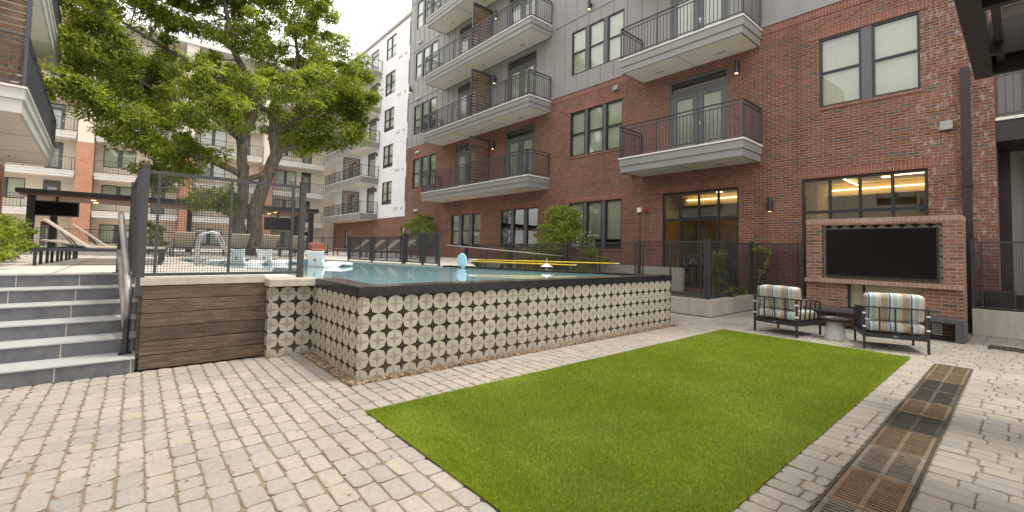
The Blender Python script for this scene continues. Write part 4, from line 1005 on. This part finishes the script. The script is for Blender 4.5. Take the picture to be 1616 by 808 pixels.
# ------------------------------------------------------------------ left building (rotated a little)
th = R(3.0); U2 = (math.cos(th), math.sin(th)); N2 = (-math.sin(th), math.cos(th))
FL = ((-13.17+math.sin(th)*1.35, -1.83-math.cos(th)*1.35), U2, N2)     # u=0 at near corner, n=0 at wall, balcony front n=1.35
Bl = thing('left_apartment_building', 'taupe and orange brick building at the left edge with large overhanging balconies', 'building')
dl = [(-3.2, -1.4, 4.62, 7.2), (-3.2, -1.4, 7.95, 10.5), (-8.0, -6.2, 4.62, 7.2)]
m = MB(FL); wall_holes(m, -10.9, 3.6, 0.6, 4.1, [(-10.4, -8.6, 1.6, 3.6), (-7.6, -5.6, 1.6, 3.6), (-3, -1, 1.6, 3.6)]); m.quad((-10.9, 0, 0), (-10.9, -12, 0), (-10.9, -12, 4.1), (-10.9, 0, 4.1)); m.build('brick_wall', 'obrick', Bl, fix=False)
m = MB(FL); wall_holes(m, -10.9, 3.6, 4.1, 14.5, dl); m.quad((-10.9, 0, 4.1), (-10.9, -12, 4.1), (-10.9, -12, 14.5), (-10.9, 0, 14.5)); m.quad((3.6, 0, 0), (3.6, -12, 0), (3.6, -12, 14.5), (3.6, 0, 14.5)); m.build('stucco_wall', 'stucco', Bl, fix=False)
for q in ((-10.4, -8.6, 1.6, 3.6), (-7.6, -5.6, 1.6, 3.6), (-3, -1, 1.6, 3.6)): window(FL, Bl, *q, 2, 0.12, True, 0.1)
for q in dl: door(FL, Bl, *q)
for L_ in (4.62, 7.95, 11.28): balcony(FL, Bl, -8.86, 0.0, L_, 1.35, screen=-0.6 if L_ < 5 else -4, mats=('fascia_l', 'soffit'), thick=0.55)
wlight(FL, Bl, -9.8, 4.4)

# ------------------------------------------------------------------ white painted wing
FW = ((0, 16.8), (1, 0), (0, -1))
Wg = thing('white_apartment_wing', 'white painted brick wing with angled balconies beyond the grey siding corner', 'building')
wl = [L_ for L_ in (4.62, 7.95, 11.28, 14.61, 17.94)]
wh = [(-38.0, -36.0, 5.7+3.33*i-0.35, 7.75+3.33*i-0.35) for i in range(5)]+[(-33.5, -31.0, 5.35+3.33*i, 7.4+3.33*i) for i in range(5)]
gw = [(-46.5, -45.0, L_+0.4, L_+2.3) for L_ in wl]; gd = [(-41.5, -39.7, L_, L_+2.6) for L_ in wl]
m = MB(FW); wall_holes(m, -50.62, -24, 4.15, 21.2, wh+gw+gd); m.quad((-49, 0, 21.2), (-24, 0, 21.2), (-24, -12, 21.2), (-49, -12, 21.2)); m.build('white_wall', 'wbrick', Wg, fix=False)
m = MB(FW); wall_holes(m, -50.62, -24, 0.6, 4.15, [(-34.0, -30.2, 1.7, 3.3), (-47, -45.6, 1.4, 3.2)]); m.build('brick_base', 'brick', Wg, fix=False)
window(FW, Wg, -34.0, -30.2, 1.7, 3.3, 3, 0.2, False, 0.05); window(FW, Wg, -47, -45.6, 1.4, 3.2, 2, 0.1, False, 0.1)
for q in wh: window(FW, Wg, *q, 2, 0.06, True, 0.2)
for q in gw: window(FW, Wg, *q, 2, 0.06, True, 0.1)
for q in gd: door(FW, Wg, *q, leaves=1)
m = MB(FW); m.box(-49, -24, 0, 0.12, 21.2, 21.45); m.build('roof_trim', 'siding', Wg)
for L_ in wl: balcony(FW, Wg, -48.9, -38.8, L_, 1.7, screen=-43.5, thick=0.6, pick=0.16, simple=True)
for L_ in wl[:4]: wlight(FW, Wg, -39.2, L_+2.2); wlight(FW, Wg, -44.6, L_+2.1)
for i in range(5):
    for q in (-35.3, -34.9, -34.0): vent(FW, Wg, q, 4.9+3.33*i, s=0.2)

# ------------------------------------------------------------------ far beige building
FF_ = ((-50.6, 0), (0, 1), (1, 0))
Fb = thing('far_apartment_building', 'beige building across the courtyard with brick piers behind the tree', 'building')
fl = [0.6, 3.95, 7.07, 10.19, 13.31, 16.4]
piers = [(-10.4, -9.4), (-3.95, -2.95), (2.7, 3.65), (9.2, 10.1)]
bays = [(-16, -10.4), (-9.4, -3.95), (-2.95, 2.7), (3.65, 9.2), (10.1, 15.1)]
fh = []; fd = []
for i, L_ in enumerate(fl):
    for a, b in bays:
        fh.append((a+0.5, a+2.6, L_+0.75, L_+2.35))
        fd.append((b-1.9, b-0.9, L_+0.02, L_+2.4))
m = MB(FF_); wall_holes(m, -16, 16.8, 0.5, 20.0, fh+fd); m.quad((-16, 0, 20), (16.8, 0, 20), (16.8, -12, 20), (-16, -12, 20)); m.quad((-16, 0, 0), (-16, -12, 0), (-16, -12, 20), (-16, 0, 20)); m.build('stucco_wall', 'stucco', Fb, fix=False)
for q in fh: window(FF_, Fb, *q, 2, 0.16, False, 0.05)
for q in fd: door(FF_, Fb, *q, leaves=1, trans=0.35)
for a, b in piers:
    m = MB(FF_); m.box(a, b, 0, 1.72, 0.5, 9.45); m.build('brick_pier', 'obrick', Fb)
    m = MB(FF_); m.box(a+0.02, b-0.02, 0, 1.70, 9.45, 20.0); m.build('stucco_pier', 'stucco', Fb)
for L_ in fl[1:]:
    for a, b in bays: balcony(FF_, Fb, a+0.01, b-0.01, L_, 1.6, thick=0.5, pick=0.18, simple=True, ends=(False, False), mats=('fascia_l', 'soffit'))
m = MB(FF_); m.box(-16, 16.8, 0, 1.9, 19.6, 20.1); m.build('roof_trim', 'fascia_l', Fb)

# ------------------------------------------------------------------ building across the courtyard, behind the camera
FO = ((0, -15.0), (1, 0), (0, 1))
Ob = thing('opposite_apartment_building', 'beige apartment building behind the viewpoint, mirrored in the lounge windows', 'building')
ow = [(x_, x_+2.2, z_, z_+1.9) for x_ in (-7, -2.5, 2, 6.5, 11, 15.5) for z_ in (2.0, 5.4, 8.7)]
m = MB(FO); wall_holes(m, -9, 20, 0, 12.0, ow, rev=0.2); m.quad((-9, 0, 12), (20, 0, 12), (20, -8, 12), (-9, -8, 12)); m.quad((-9, 0, 0), (-9, -8, 0), (-9, -8, 12), (-9, 0, 12)); m.build('stucco_wall', 'stucco', Ob, fix=False)
for q in ow: window(FO, Ob, *q, 2, 0.1, False, 0.3)
for L_ in (4.6, 7.9): balcony(FO, Ob, -4.5, 4.5, L_, 1.5, simple=True, pick=0.2, mats=('fascia_l', 'soffit')); balcony(FO, Ob, 7, 14, L_, 1.5, simple=True, pick=0.2, mats=('fascia_l', 'soffit'))

# ------------------------------------------------------------------ cabana
t = thing('cabana', 'long flat roofed cabana with dark fascia and wooden soffit at the end of the pool', 'cabana')
m = MB(); m.box(-31, -27, -3.9, 8.1, 3.47, 3.66); m.build('roof', 'black', t)
m = MB(); m.box(-30.8, -27.1, -3.8, 8.0, 3.40, 3.468); m.build('soffit', 'soffitwood', t)
for y_, x_ in ((-3.45, -27.3), (-3.1, -30.6), (2.2, -30.6), (7.75, -27.3), (7.75, -30.6)):
    m = MB(); m.box(x_-0.12, x_+0.12, y_-0.12, y_+0.12, DZ, 3.40); m.build('post', 'black', t)
m = MB()
for y_ in (-1.6, 0.3, 2.2, 4.1, 6.0):
    for x_ in (-28, -29.6): m.lathe((x_, y_, 3.38), [(0.09, 0), (0.09, 0.018)], 12)
m.build('downlight', 'warm2', t)
tv = thing('outdoor_television', 'television hanging under the left end of the cabana roof', 'television')
m = MB(); m.box(-27.35, -27.27, -3.45, -2.0, 2.55, 3.20); m.build('casing', 'black', tv); m = MB(); m.box(-27.27, -27.262, -3.40, -2.05, 2.6, 3.15); m.build('screen', 'tv', tv); m = MB(); m.box(-27.33, -27.29, -2.75, -2.65, 3.2, 3.4); m.build('bracket', 'black', tv)
tv = thing('outdoor_television', 'television hanging under the right end of the cabana roof', 'television')
m = MB(); m.box(-27.35, -27.27, 5.3, 6.7, 2.35, 3.05); m.build('casing', 'black', tv); m = MB(); m.box(-27.27, -27.262, 5.35, 6.65, 2.4, 3.0); m.build('screen', 'tv', tv); m = MB(); m.box(-27.33, -27.29, 5.95, 6.05, 3.05, 3.4); m.build('bracket', 'black', tv)

# ------------------------------------------------------------------ loungers
def lounger(label, loc, rz, group, back=38):
    t = thing('chaise_longue', label, 'lounger', group, loc, rz)      # head at -y, local; length 1.95 along y
    m = MB()
    for sx in (-0.33, 0.33): m.box(sx-0.02, sx+0.02, -0.98, 0.98, 0.27, 0.33)
    for sy in (-0.96, 0.96): m.box(-0.31, 0.31, sy-0.02, sy+0.02, 0.27, 0.33)
    for k in (-.3, 0., .3, .6): m.box(-0.31, 0.31, k-0.015, k+0.015, 0.275, 0.31)
    m.build('frame', 'black', t)
    for sx in (-0.33, 0.33):
        for sy in (-0.9, 0.9): m = MB(); m.box(sx-0.022, sx+0.022, sy-0.022, sy+0.022, 0, 0.27); m.build('leg', 'black', t)
    m = MB(); m.box(-0.30, 0.30, -0.22, 0.95, 0.335, 0.36); m.build('seat_sling', 'sling', t)
    a = R(back); L_ = 0.80; c, s_ = math.cos(a), math.sin(a)
    m = MB(); m.bar((0, -0.22, 0.35), (0, -0.22-L_*c, 0.35+L_*s_), 0.60, 0.03); m.build('backrest', 'sling', t)
    for sx in (-0.31, 0.31): m = MB(); m.bar((sx, -0.22-0.5*c, 0.33+0.5*s_), (sx*0.9, -0.22-0.5*c+0.25, 0.30), 0.02, 0.02); m.build('brace', 'black', t)
    return t
g_ = 'dark framed loungers with beige slings'
L0 = lounger('lounger with its back raised high nearest the top of the steps', (-12.1, -0.5, DZ), R(0), g_, 40)
L1 = lounger('second lounger from the steps in the row left of the pool', (-13.1, -0.45, DZ), 0, g_, 9)
for i, (x, y_, rz, lab) in enumerate([
    (-14.1, -0.4, 0.001, 'third lounger from the steps in the row left of the pool'),
    (-15.1, -0.35, 0, 'fourth lounger from the steps in the row left of the pool'), (-16.1, -0.3, 0.001, 'farthest lounger from the steps in the row left of the pool'),
    (-20.2, 1.3, 90, 'leftmost lounger facing the pool end in front of the tree'), (-20.4, 3.05, 90, 'second lounger from the left facing the pool end'), (-20.2, 4.05, 90, 'third lounger from the left facing the pool end'),
    (-20.4, 5.1, 90, 'rightmost lounger facing the pool end in front of the tree trunk')]): dup(L1 if rz == 0.001 else L0, (x, y_, DZ), R(rz), lab)
LY = [8.85, 8.99, 9.05, 9.08]
for i, lab in enumerate(('left end lounger of the slanting row behind the low coping fence', 'second lounger from the left behind the low coping fence', 'third lounger from the left behind the low coping fence', 'right end lounger behind the low coping fence')):
    dup(L0, ((-23.5, LY[0], DZ), (-21.8, LY[1], DZ), (-20.2, LY[2], DZ), (-18.7, LY[3], DZ))[i], R(180), lab)
# coral seat
t = thing('coral_sofa', 'small outdoor sofa with coral cushions near the cabana right post', 'sofa', loc=(-24.5, 7.35, DZ), rz=R(90)); t.scale = (0.62, 0.7, 0.8)
m = MB(); m.box(-0.7, 0.7, -0.35, 0.35, 0.12, 0.2); [m.box(a-0.03, a+0.03, b-0.03, b+0.03, 0, 0.7) for a in (-0.7, 0.7) for b in (-0.35, 0.35)]; m.box(-0.7, 0.7, 0.32, 0.37, 0.6, 0.68); m.build('frame', 'black', t)
bm_obj(softbox(1.3, 0.62, 0.18, 0.05, 6), 'seat_cushion', 'coral', t, Matrix.Translation((0, 0, 0.31))); bm_obj(softbox(1.3, 0.16, 0.4, 0.05, 6), 'back_cushion', 'coral', t, Matrix.Translation((0, 0.24, 0.6)))

# in-pool white ledge chairs
def ledge(label, loc, rz):
    t = thing('pool_ledge_chair', label, 'pool chair', 'white moulded chairs standing in the shallow water', loc, rz); t.scale = (0.85, 0.85, 0.85)
    m = MB(); pr = [(-0.30, 0), (-0.25, 0.22), (-0.31, 0.46), (-0.1, 0.44), (0.1, 0.44), (0.31, 0.46), (0.25, 0.22), (0.30, 0)]   # back shell seen from behind, leaning
    n_ = len(pr); vs = [(a, -0.22*b-0.04, b) for a, b in pr]+[(a, -0.22*b+0.04, b) for a, b in pr]
    m.add(vs, [tuple(range(n_)), tuple(range(n_, 2*n_))[::-1]]+[(i, (i+1) % n_, n_+(i+1) % n_, n_+i) for i in range(n_)]); bk_ = m.build('back_shell', 'white', t, bevel=0.015)
    m = MB(); m.tube([(0, -0.096, 0.2), (0, -0.089, 0.2)], 0.045, 14); m.build('drain_plug', 'fascia', bk_)
    m = MB()
    for (a, b), (c, d) in zip([(0.0, 0.05), (0.35, -0.02), (0.7, 0.1)], [(0.35, -0.02), (0.7, 0.1), (1.15, 0.06)]): m.bar((0, a, b), (0, c, d), 0.58, 0.09)
    m.build('seat_shell', 'white', t, bevel=0.02); return t
ledge('white pool chair left of the ladder post, partly behind the mesh', (-12.7, 1.95, WZ), R(30)); ledge('white pool chair in the middle of the three in the water', (-12.9, 2.6, WZ), R(30)); ledge('white pool chair right of the mesh screen post', (-11.0, 3.3, WZ), R(30))

# ladder
t = thing('pool_ladder', 'pair of curved stainless steel ladder rails at the pool edge', 'ladder')
for dx in (0.0, -0.5):
    x = -11.2+dx; m = MB(); P_ = [(x, 0.98, DZ), (x, 1.0, 1.55)]
    for k in range(1, 9): a = PI*k/9; P_.append((x, 1.2-0.2*math.cos(a), 1.58+0.17*math.sin(a)))
    P_ += [(x, 1.47, 1.45), (x, 1.6, 1.28), (x, 1.56, 1.17), (x, 1.4, 1.14), (x, 1.2, 1.13), (x, 1.1, 1.06), (x, 1.08, 0.9)]
    m.tube(P_, 0.024, 10); m.build('rail', 'chrome', t, smooth=True)

# yellow poles and net
def pole(label, a, b, nm='pool_pole'):
    t = thing(nm, label, 'pole', 'yellow pool cleaning poles')
    a, b = Vector(a), Vector(b); c = a+(b-a)*0.06; e = a+(b-a)*0.97
    m = MB(); m.tube([c, e], 0.017, 8); m.build('shaft', 'yellow', t, smooth=True); m = MB(); m.tube([a, c], 0.013, 8); m.build('tip', 'white', t, smooth=True); m = MB(); m.tube([e, b], 0.014, 8); m.build('tip', 'white', t, smooth=True); return t
pole('upper yellow pole ending at the right over the dark back rim', (-9.9, 6.95, 1.22), (-6.75, 9.45, 1.22))
pole('shorter yellow pole fixed to the blue disc', (-9.75, 6.75, 1.18), (-7.55, 8.7, 1.15))
m = MB(); m.lathe((0, 0, 0), [(0.02, -0.03), (0.20, -0.02), (0.21, 0.0), (0.20, 0.02), (0.02, 0.03)], 28)
o = m.build('pool_brush_disc', 'blue', smooth=False); o.location = (-9.85, 6.68, 1.185); o.rotation_euler = (R(90), 0, R(2)); tag(o, 'pale blue round net head on the end of a yellow pole', 'net')
for y_ in (0.25, 0.75):
    pass
t = thing('pole_bracket', 'white bracket carrying the yellow poles at the back rim', 'bracket'); m = MB(); p_ = (-8.0, 8.05)
m.tube([(p_[0], p_[1], 1.0), (p_[0], p_[1], 1.3)], 0.02, 8); m.build('stem', 'chrome', t); m = MB(); m.lathe((p_[0], p_[1], 1.10), [(0.02, 0.08), (0.12, 0.02), (0.17, 0.0)], 16); m.build('hood', 'white', t)

# ------------------------------------------------------------------ foliage
def leaves(name, mat, centers, radii, per, size, parent=None, flat=0.75, aspect=0.42, droop=0.25, seed=1, shell=0.35):
    r_ = np.random.default_rng(seed); C_ = np.repeat(np.asarray(centers, float), per, 0); Rd = np.repeat(np.asarray(radii, float), per)
    n_ = len(C_); d = r_.normal(size=(n_, 3)); d /= np.linalg.norm(d, axis=1)[:, None]
    rad = (shell+(1-shell)*r_.random(n_)**0.6)*Rd
    lump = 1+0.25*np.sin(d[:, 0]*5+C_[:, 0]*3)+0.2*np.sin(d[:, 1]*6+C_[:, 1]*5)
    p = C_+d*(rad*lump)[:, None]*np.array([1, 1, flat])
    ax = d+r_.normal(scale=0.55, size=(n_, 3)); ax[:, 2] -= droop; ax /= np.linalg.norm(ax, axis=1)[:, None]
    nn = r_.normal(scale=0.6, size=(n_, 3))+np.array([0, 0, 1.0]); sd = np.cross(ax, nn); sd /= np.linalg.norm(sd, axis=1)[:, None]+1e-9
    s_ = size*r_.uniform(0.65, 1.3, n_); a = ax*(s_/2)[:, None]; b = sd*(s_*aspect/2)[:, None]
    V = np.empty((n_, 4, 3)); V[:, 0] = p-a; V[:, 1] = p+b-a*0.1; V[:, 2] = p+a; V[:, 3] = p-b-a*0.1
    return npmesh(name, V.reshape(-1, 3), np.arange(n_*4).reshape(-1, 4), mat, parent)
def curve(a, b, n=4, wob=0.15, sag=0.0, rr=random):
    a, b = Vector(a), Vector(b); L_ = (b-a).length; P_ = []
    off = Vector((rr.uniform(-1, 1), rr.uniform(-1, 1), rr.uniform(-0.3, 1)))*L_*wob
    for i in range(n+1): t = i/n; P_.append(a+(b-a)*t+off*math.sin(PI*t))
    return P_
TX = -22.5
T = thing('courtyard_tree', 'large spreading shade tree with twisting trunks behind the pool', 'tree', loc=(0, 0, 0))
lobes = [(0.3, -1.0, 6.7, 2.0), (1.8, 0.5, 5.4, 1.0), (-1, -1.0, 9.6, 2.4), (0, 1.8, 8.4, 2.1), (1, 2.4, 11.3, 2.4), (-1, 5.0, 11.2, 2.3), (0, 7.6, 9.7, 1.9), (0.3, 7.3, 7.6, 1.5),
         (2, 4.9, 8.0, 1.6), (3.0, 2.0, 6.6, 1.5), (0.5, 1.6, 5.0, 1.2), (-3.2, 3, 9, 2.3), (1.2, -2.0, 9.6, 1.5), (0, 2.2, 14, 2.6), (-1, -0.8, 13, 2.2), (-2.5, 6.0, 7.4, 1.5), (0.8, 2.3, 3.5, 0.8), (1.4, 0.6, 4.2, 0.6), (1.2, 6.0, 6.4, 0.9), (2.4, -1.8, 6.2, 1.1), (-0.5, 6.4, 12.9, 1.9), (0.5, 4.2, 13.6, 1.9), (0.8, 8.2, 8.8, 1.2), (1.6, 6.8, 9.4, 1.4), (0.6, -2.2, 12.0, 1.5), (1.4, -1.6, 8.2, 1.3), (-1, 0.6, 11.8, 1.8)]
cl, cr = [], []
rr = random.Random(11)
for x, y_, z, r_ in lobes:
    n_ = int(4+7.2*r_**1.75)
    for k in range(n_):
        v = Vector((rr.gauss(0, 1), rr.gauss(0, 1), rr.gauss(0, 1))).normalized()*r_*rr.uniform(0.45, 1.05)
        cl.append((TX+x+v.x, y_+v.y, z+v.z*0.9)); cr.append(rr.uniform(0.26, 0.78))
leaves('crown', 'leaf', cl, cr, 430, 0.15, T, flat=0.62, seed=4, aspect=0.36)
m = MB()
limbs = [([(TX, 3.95, 0.95), (TX+.05, 4.0, 2.2), (TX, 4.0, 3.2), (TX, 4.4, 4.6), (TX, 4.75, 5.7), (TX, 4.6, 6.9), (TX-.1, 4.55, 8.0)], [0.40, 0.31, 0.29, 0.26, 0.26, 0.22, 0.17]),
         ([(TX, 3.5, 0.95), (TX+.1, 3.35, 2.4), (TX+.05, 3.45, 3.6), (TX, 3.45, 4.8), (TX-.1, 3.35, 6.1), (TX, 3.75, 7.3), (TX+.1, 3.6, 8.9)], [0.34, 0.25, 0.22, 0.21, 0.2, 0.17, 0.13]),
         ([(TX, 3.5, 4.0), (TX+.1, 3.8, 4.5), (TX, 4.3, 4.7)], [0.1, 0.13, 0.12]),
         ([(TX-.1, 4.55, 7.9), (TX-.3, 5.2, 9.2), (TX-.5, 5.6, 10.8), (TX-.5, 5.4, 12.2)], [0.2, 0.13, 0.09, 0.04]),
         ([(TX, 4.6, 6.7), (TX+.4, 5.6, 7.6), (TX+.4, 6.6, 8.6), (TX+.3, 7.6, 9.4)], [0.2, 0.13, 0.1, 0.05]),
         ([(TX, 4.7, 5.8), (TX+.3, 5.5, 6.2), (TX+.4, 6.6, 6.9), (TX+.3, 7.4, 7.6)], [0.16, 0.12, 0.08, 0.04]),
         ([(TX+.1, 3.6, 8.7), (TX+.3, 2.8, 10), (TX+.5, 2.4, 11.8), (TX, 2.3, 13.8)], [0.15, 0.12, 0.08, 0.04]),
         ([(TX-.1, 3.35, 6.2), (TX+.1, 2.3, 6.9), (TX+.2, 1.0, 7.2), (TX+.2, -0.6, 8.0)], [0.18, 0.14, 0.1, 0.05]),
         ([(TX, 3.4, 4.6), (TX+.5, 2.2, 5.0), (TX+1.0, 1.0, 5.1), (TX+1.2, -0.6, 6.2), (TX+1.0, -1.6, 6.8)], [0.16, 0.13, 0.11, 0.08, 0.04]),
         ([(TX, 3.7, 7.4), (TX-.5, 2.2, 8.9), (TX-.7, 0.6, 9.6), (TX-.6, -1.2, 10.4)], [0.15, 0.11, 0.08, 0.04]),
         ([(TX-.1, 3.35, 6.0), (TX+1.2, 3.0, 6.6), (TX+2.4, 2.3, 7.0)], [0.13, 0.09, 0.05]),
         ([(TX-.1, 4.5, 7.6), (TX-1.6, 4.0, 8.4), (TX-3, 3.2, 9.2)], [0.14, 0.1, 0.05])]
nodes = []
for P_, rs_ in limbs:
    # refine with wobble
    Q, RR = [], []
    for i in range(len(P_)-1):
        a, b = Vector(P_[i]), Vector(P_[i+1])
        for k in range(3):
            s_ = k/3; w_ = Vector((rr.uniform(-1, 1), rr.uniform(-1, 1), 0))*0.04*(1 if k else 0); Q.append(a+(b-a)*s_+w_); RR.append(rs_[i]+(rs_[i+1]-rs_[i])*s_)
    Q.append(Vector(P_[-1])); RR.append(rs_[-1]); m.tube(Q, RR, 10); nodes += [(q, r_) for q, r_ in zip(Q, RR) if q.z > 3.5]
m.build('trunk', 'bark', T, smooth=True, fix=False)
m = MB(); order = sorted(range(len(cl)), key=lambda i: (Vector(cl[i])-Vector((TX, 4, 6))).length)
for i in order:
    c = Vector(cl[i]); best = min(nodes, key=lambda q: (q[0]-c).length+(0.8 if q[1] < 0.03 else 0))
    P_ = curve(best[0], c, 4, 0.12, rr=rr); r0_ = min(best[1]*0.6, 0.05); RR = [r0_+(0.008-r0_)*k/4 for k in range(5)]
    m.tube(P_, RR, 5, cap=False); nodes += [(P_[k], RR[k]) for k in (2, 4)]
m.build('branch', 'bark', T, smooth=True, fix=False)

def shrub(label, cat, base, h, w_, mat, n=30, per=120, size=0.07, name='shrub', stems=6, zmin=0.25, group=None, cone=False, asp=0.4, ex=1.0):
    t = thing(name, label, cat, group); rr = random.Random(label); C_, R_ = [], []; m = MB()
    for i in range(n):
        s_ = rr.random()**0.8; z = h*(zmin+(1-zmin)*s_); wd = w_*(1-s_*0.85 if cone else math.sin(PI*(0.15+0.8*s_))); a = rr.uniform(0, 2*PI); q = rr.random()**0.5
        c = (base[0]+math.cos(a)*wd*q*ex, base[1]+math.sin(a)*wd*q, base[2]+z); C_.append(c); R_.append(w_*rr.uniform(0.12, 0.26))
    for i in range(min(stems*2, n)):
        m.tube(curve((base[0]+rr.uniform(-.04, .04), base[1]+rr.uniform(-.04, .04), base[2]), C_[i], 4, 0.08, rr=rr), [0.014*h, 0.011*h, 0.009*h, 0.006*h, 0.003*h], 5, cap=False)
    m.build('stem', 'bark', t, fix=False); leaves('foliage', mat, C_, R_, per, size, t, seed=len(label)+int(h*10), aspect=asp, flat=0.6); return t
shrub('tall feathery bright green maple against the brick wall behind the pool', 'shrub', (-11.1, 11.9, 0.33), 2.75, 1.45, 'leafm', 170, 150, 0.085, 'small_maple_tree', 8, 0.12, cone=True, ex=1.75)
shrub('slim pointed plant behind the planter corner post', 'plant', (-5.28, 11.75, 0.33), 1.2, 0.40, 'leafy', 70, 110, 0.065, 'planter_plant', 4, 0.02, cone=True)
shrub('low leafy plant at the planter rim left of the left armchair', 'plant', (-5.15, 12.5, 0.33), 0.35, 0.3, 'leaf', 16, 60, 0.06, 'planter_plant', 3, 0.05)
shrub('thin leaning plant behind the blue net disc', 'plant', (-13.6, 11.2, 0.6), 0.95, 0.3, 'leafm', 18, 60, 0.06, 'planter_plant', 3, 0.05)
shrub('small yellow green plant in the bed left of the blue net disc', 'plant', (-15.0, 11.0, 0.6), 0.35, 0.45, 'leafy', 16, 60, 0.06, 'planter_plant', 3, 0.05)
shrub('bushy young tree with olive leaves beyond the pool gate', 'tree', (-23.5, 13.0, DZ), 2.4, 1.5, 'leafm', 60, 130, 0.10, 'small_tree', 6, 0.3)
shrub('green hedge plant between the loungers and the cabana', 'shrub', (-24.5, 0.4, DZ), 1.3, 0.8, 'leaf', 30, 120, 0.09, 'shrub', 4, 0.1)
# left bright bush mass
for i, (x, y_, h, w_, lab) in enumerate([(-10.6, -2.2, 0.75, 0.75, 'bright yellow green bush closest to the top of the steps at the left edge'), (-12.0, -2.15, 0.9, 0.8, 'yellow green bush behind the closest one at the left edge'), (-13.6, -2.3, 1.0, 0.8, 'yellow green bush next to the head of the raised lounger'), (-15.4, -2.5, 0.9, 0.8, 'farthest yellow green bush below the left building')]):
    shrub(lab, 'shrub', (x, y_, DZ), h, w_, 'leafy', 44, 150, 0.08, 'flowering_shrub', 4, 0.05, 'bright bushes beside the steps')
# climbing vine
t = thing('climbing_vine', 'thin climbing vine on the mesh fence beside the fireplace', 'vine'); P_ = [(-4.75, 12.98, 0.42), (-4.70, 12.97, 0.9), (-4.52, 12.98, 1.25), (-4.45, 12.98, 1.6), (-4.7, 12.98, 1.72), (-4.9, 12.98, 1.62)]
m = MB(); m.tube(P_, 0.008, 5); m.build('stem', 'bark', t, fix=False)
C_ = [tuple(Vector(P_[i]).lerp(Vector(P_[i+1]), k/4)) for i in range(len(P_)-1) for k in range(4)]; leaves('foliage', 'leafm', C_, [0.08]*len(C_), 9, 0.06, t, seed=9, aspect=0.8)
for i, (x, y_) in enumerate(((-0.5, 13.15), )):
    t = thing('black_grill', 'black curved grill hood behind the mesh fence right of the fireplace', 'grill', loc=(-0.35, 13.2, 0))
    o = MB().box(-0.2, 0.25, -0.05, 0.1, 0.4, 0.9).build('body', 'black', t, bevel=0.03)

# fallen leaves and bits on the paving
r_ = np.random.default_rng(21); n_ = 420
X = r_.uniform(-6.6, 2.5, n_); Y = np.where(r_.random(n_) < 0.6, r_.uniform(-3, 1.8, n_), r_.uniform(0, 12, n_))
keep = ~((X > LAWN[0]-0.05) & (X < LAWN[1]+0.05) & (Y > LAWN[2]-0.05) & (Y < LAWN[3])) & ~((X < -4.7) & (Y > 1.75)) & ~((X > -3.3) & (Y > 11.2)) & (Y < 10.4)
X, Y = X[keep], Y[keep]; n_ = len(X); a = r_.uniform(0, 6.28, n_); L = r_.uniform(0.008, 0.022, n_); W2 = L*0.35
ca, sa = np.cos(a), np.sin(a); V = np.empty((n_, 4, 3))
for k, (p, q) in enumerate(((-1, 0), (0, 1), (1, 0), (0, -1))): V[:, k] = np.stack([X+ca*L*p-sa*W2*q, Y+sa*L*p+ca*W2*q, 0.004+0.004*np.abs(q)+0*X], 1)
b = NB('dry_leaf', 0.8); b.col(b.ramp(b.island(), [(0, (0.16, 0.08, 0.03)), (0.5, (0.30, 0.17, 0.06)), (1, (0.22, 0.20, 0.08))])); MAT['dry'] = b.m
o = npmesh('fallen_leaves', V.reshape(-1, 3), np.arange(n_*4).reshape(-1, 4), 'dry'); tag(o, 'tiny dry leaves scattered on the pavers', 'fallen leaves', kind='stuff')
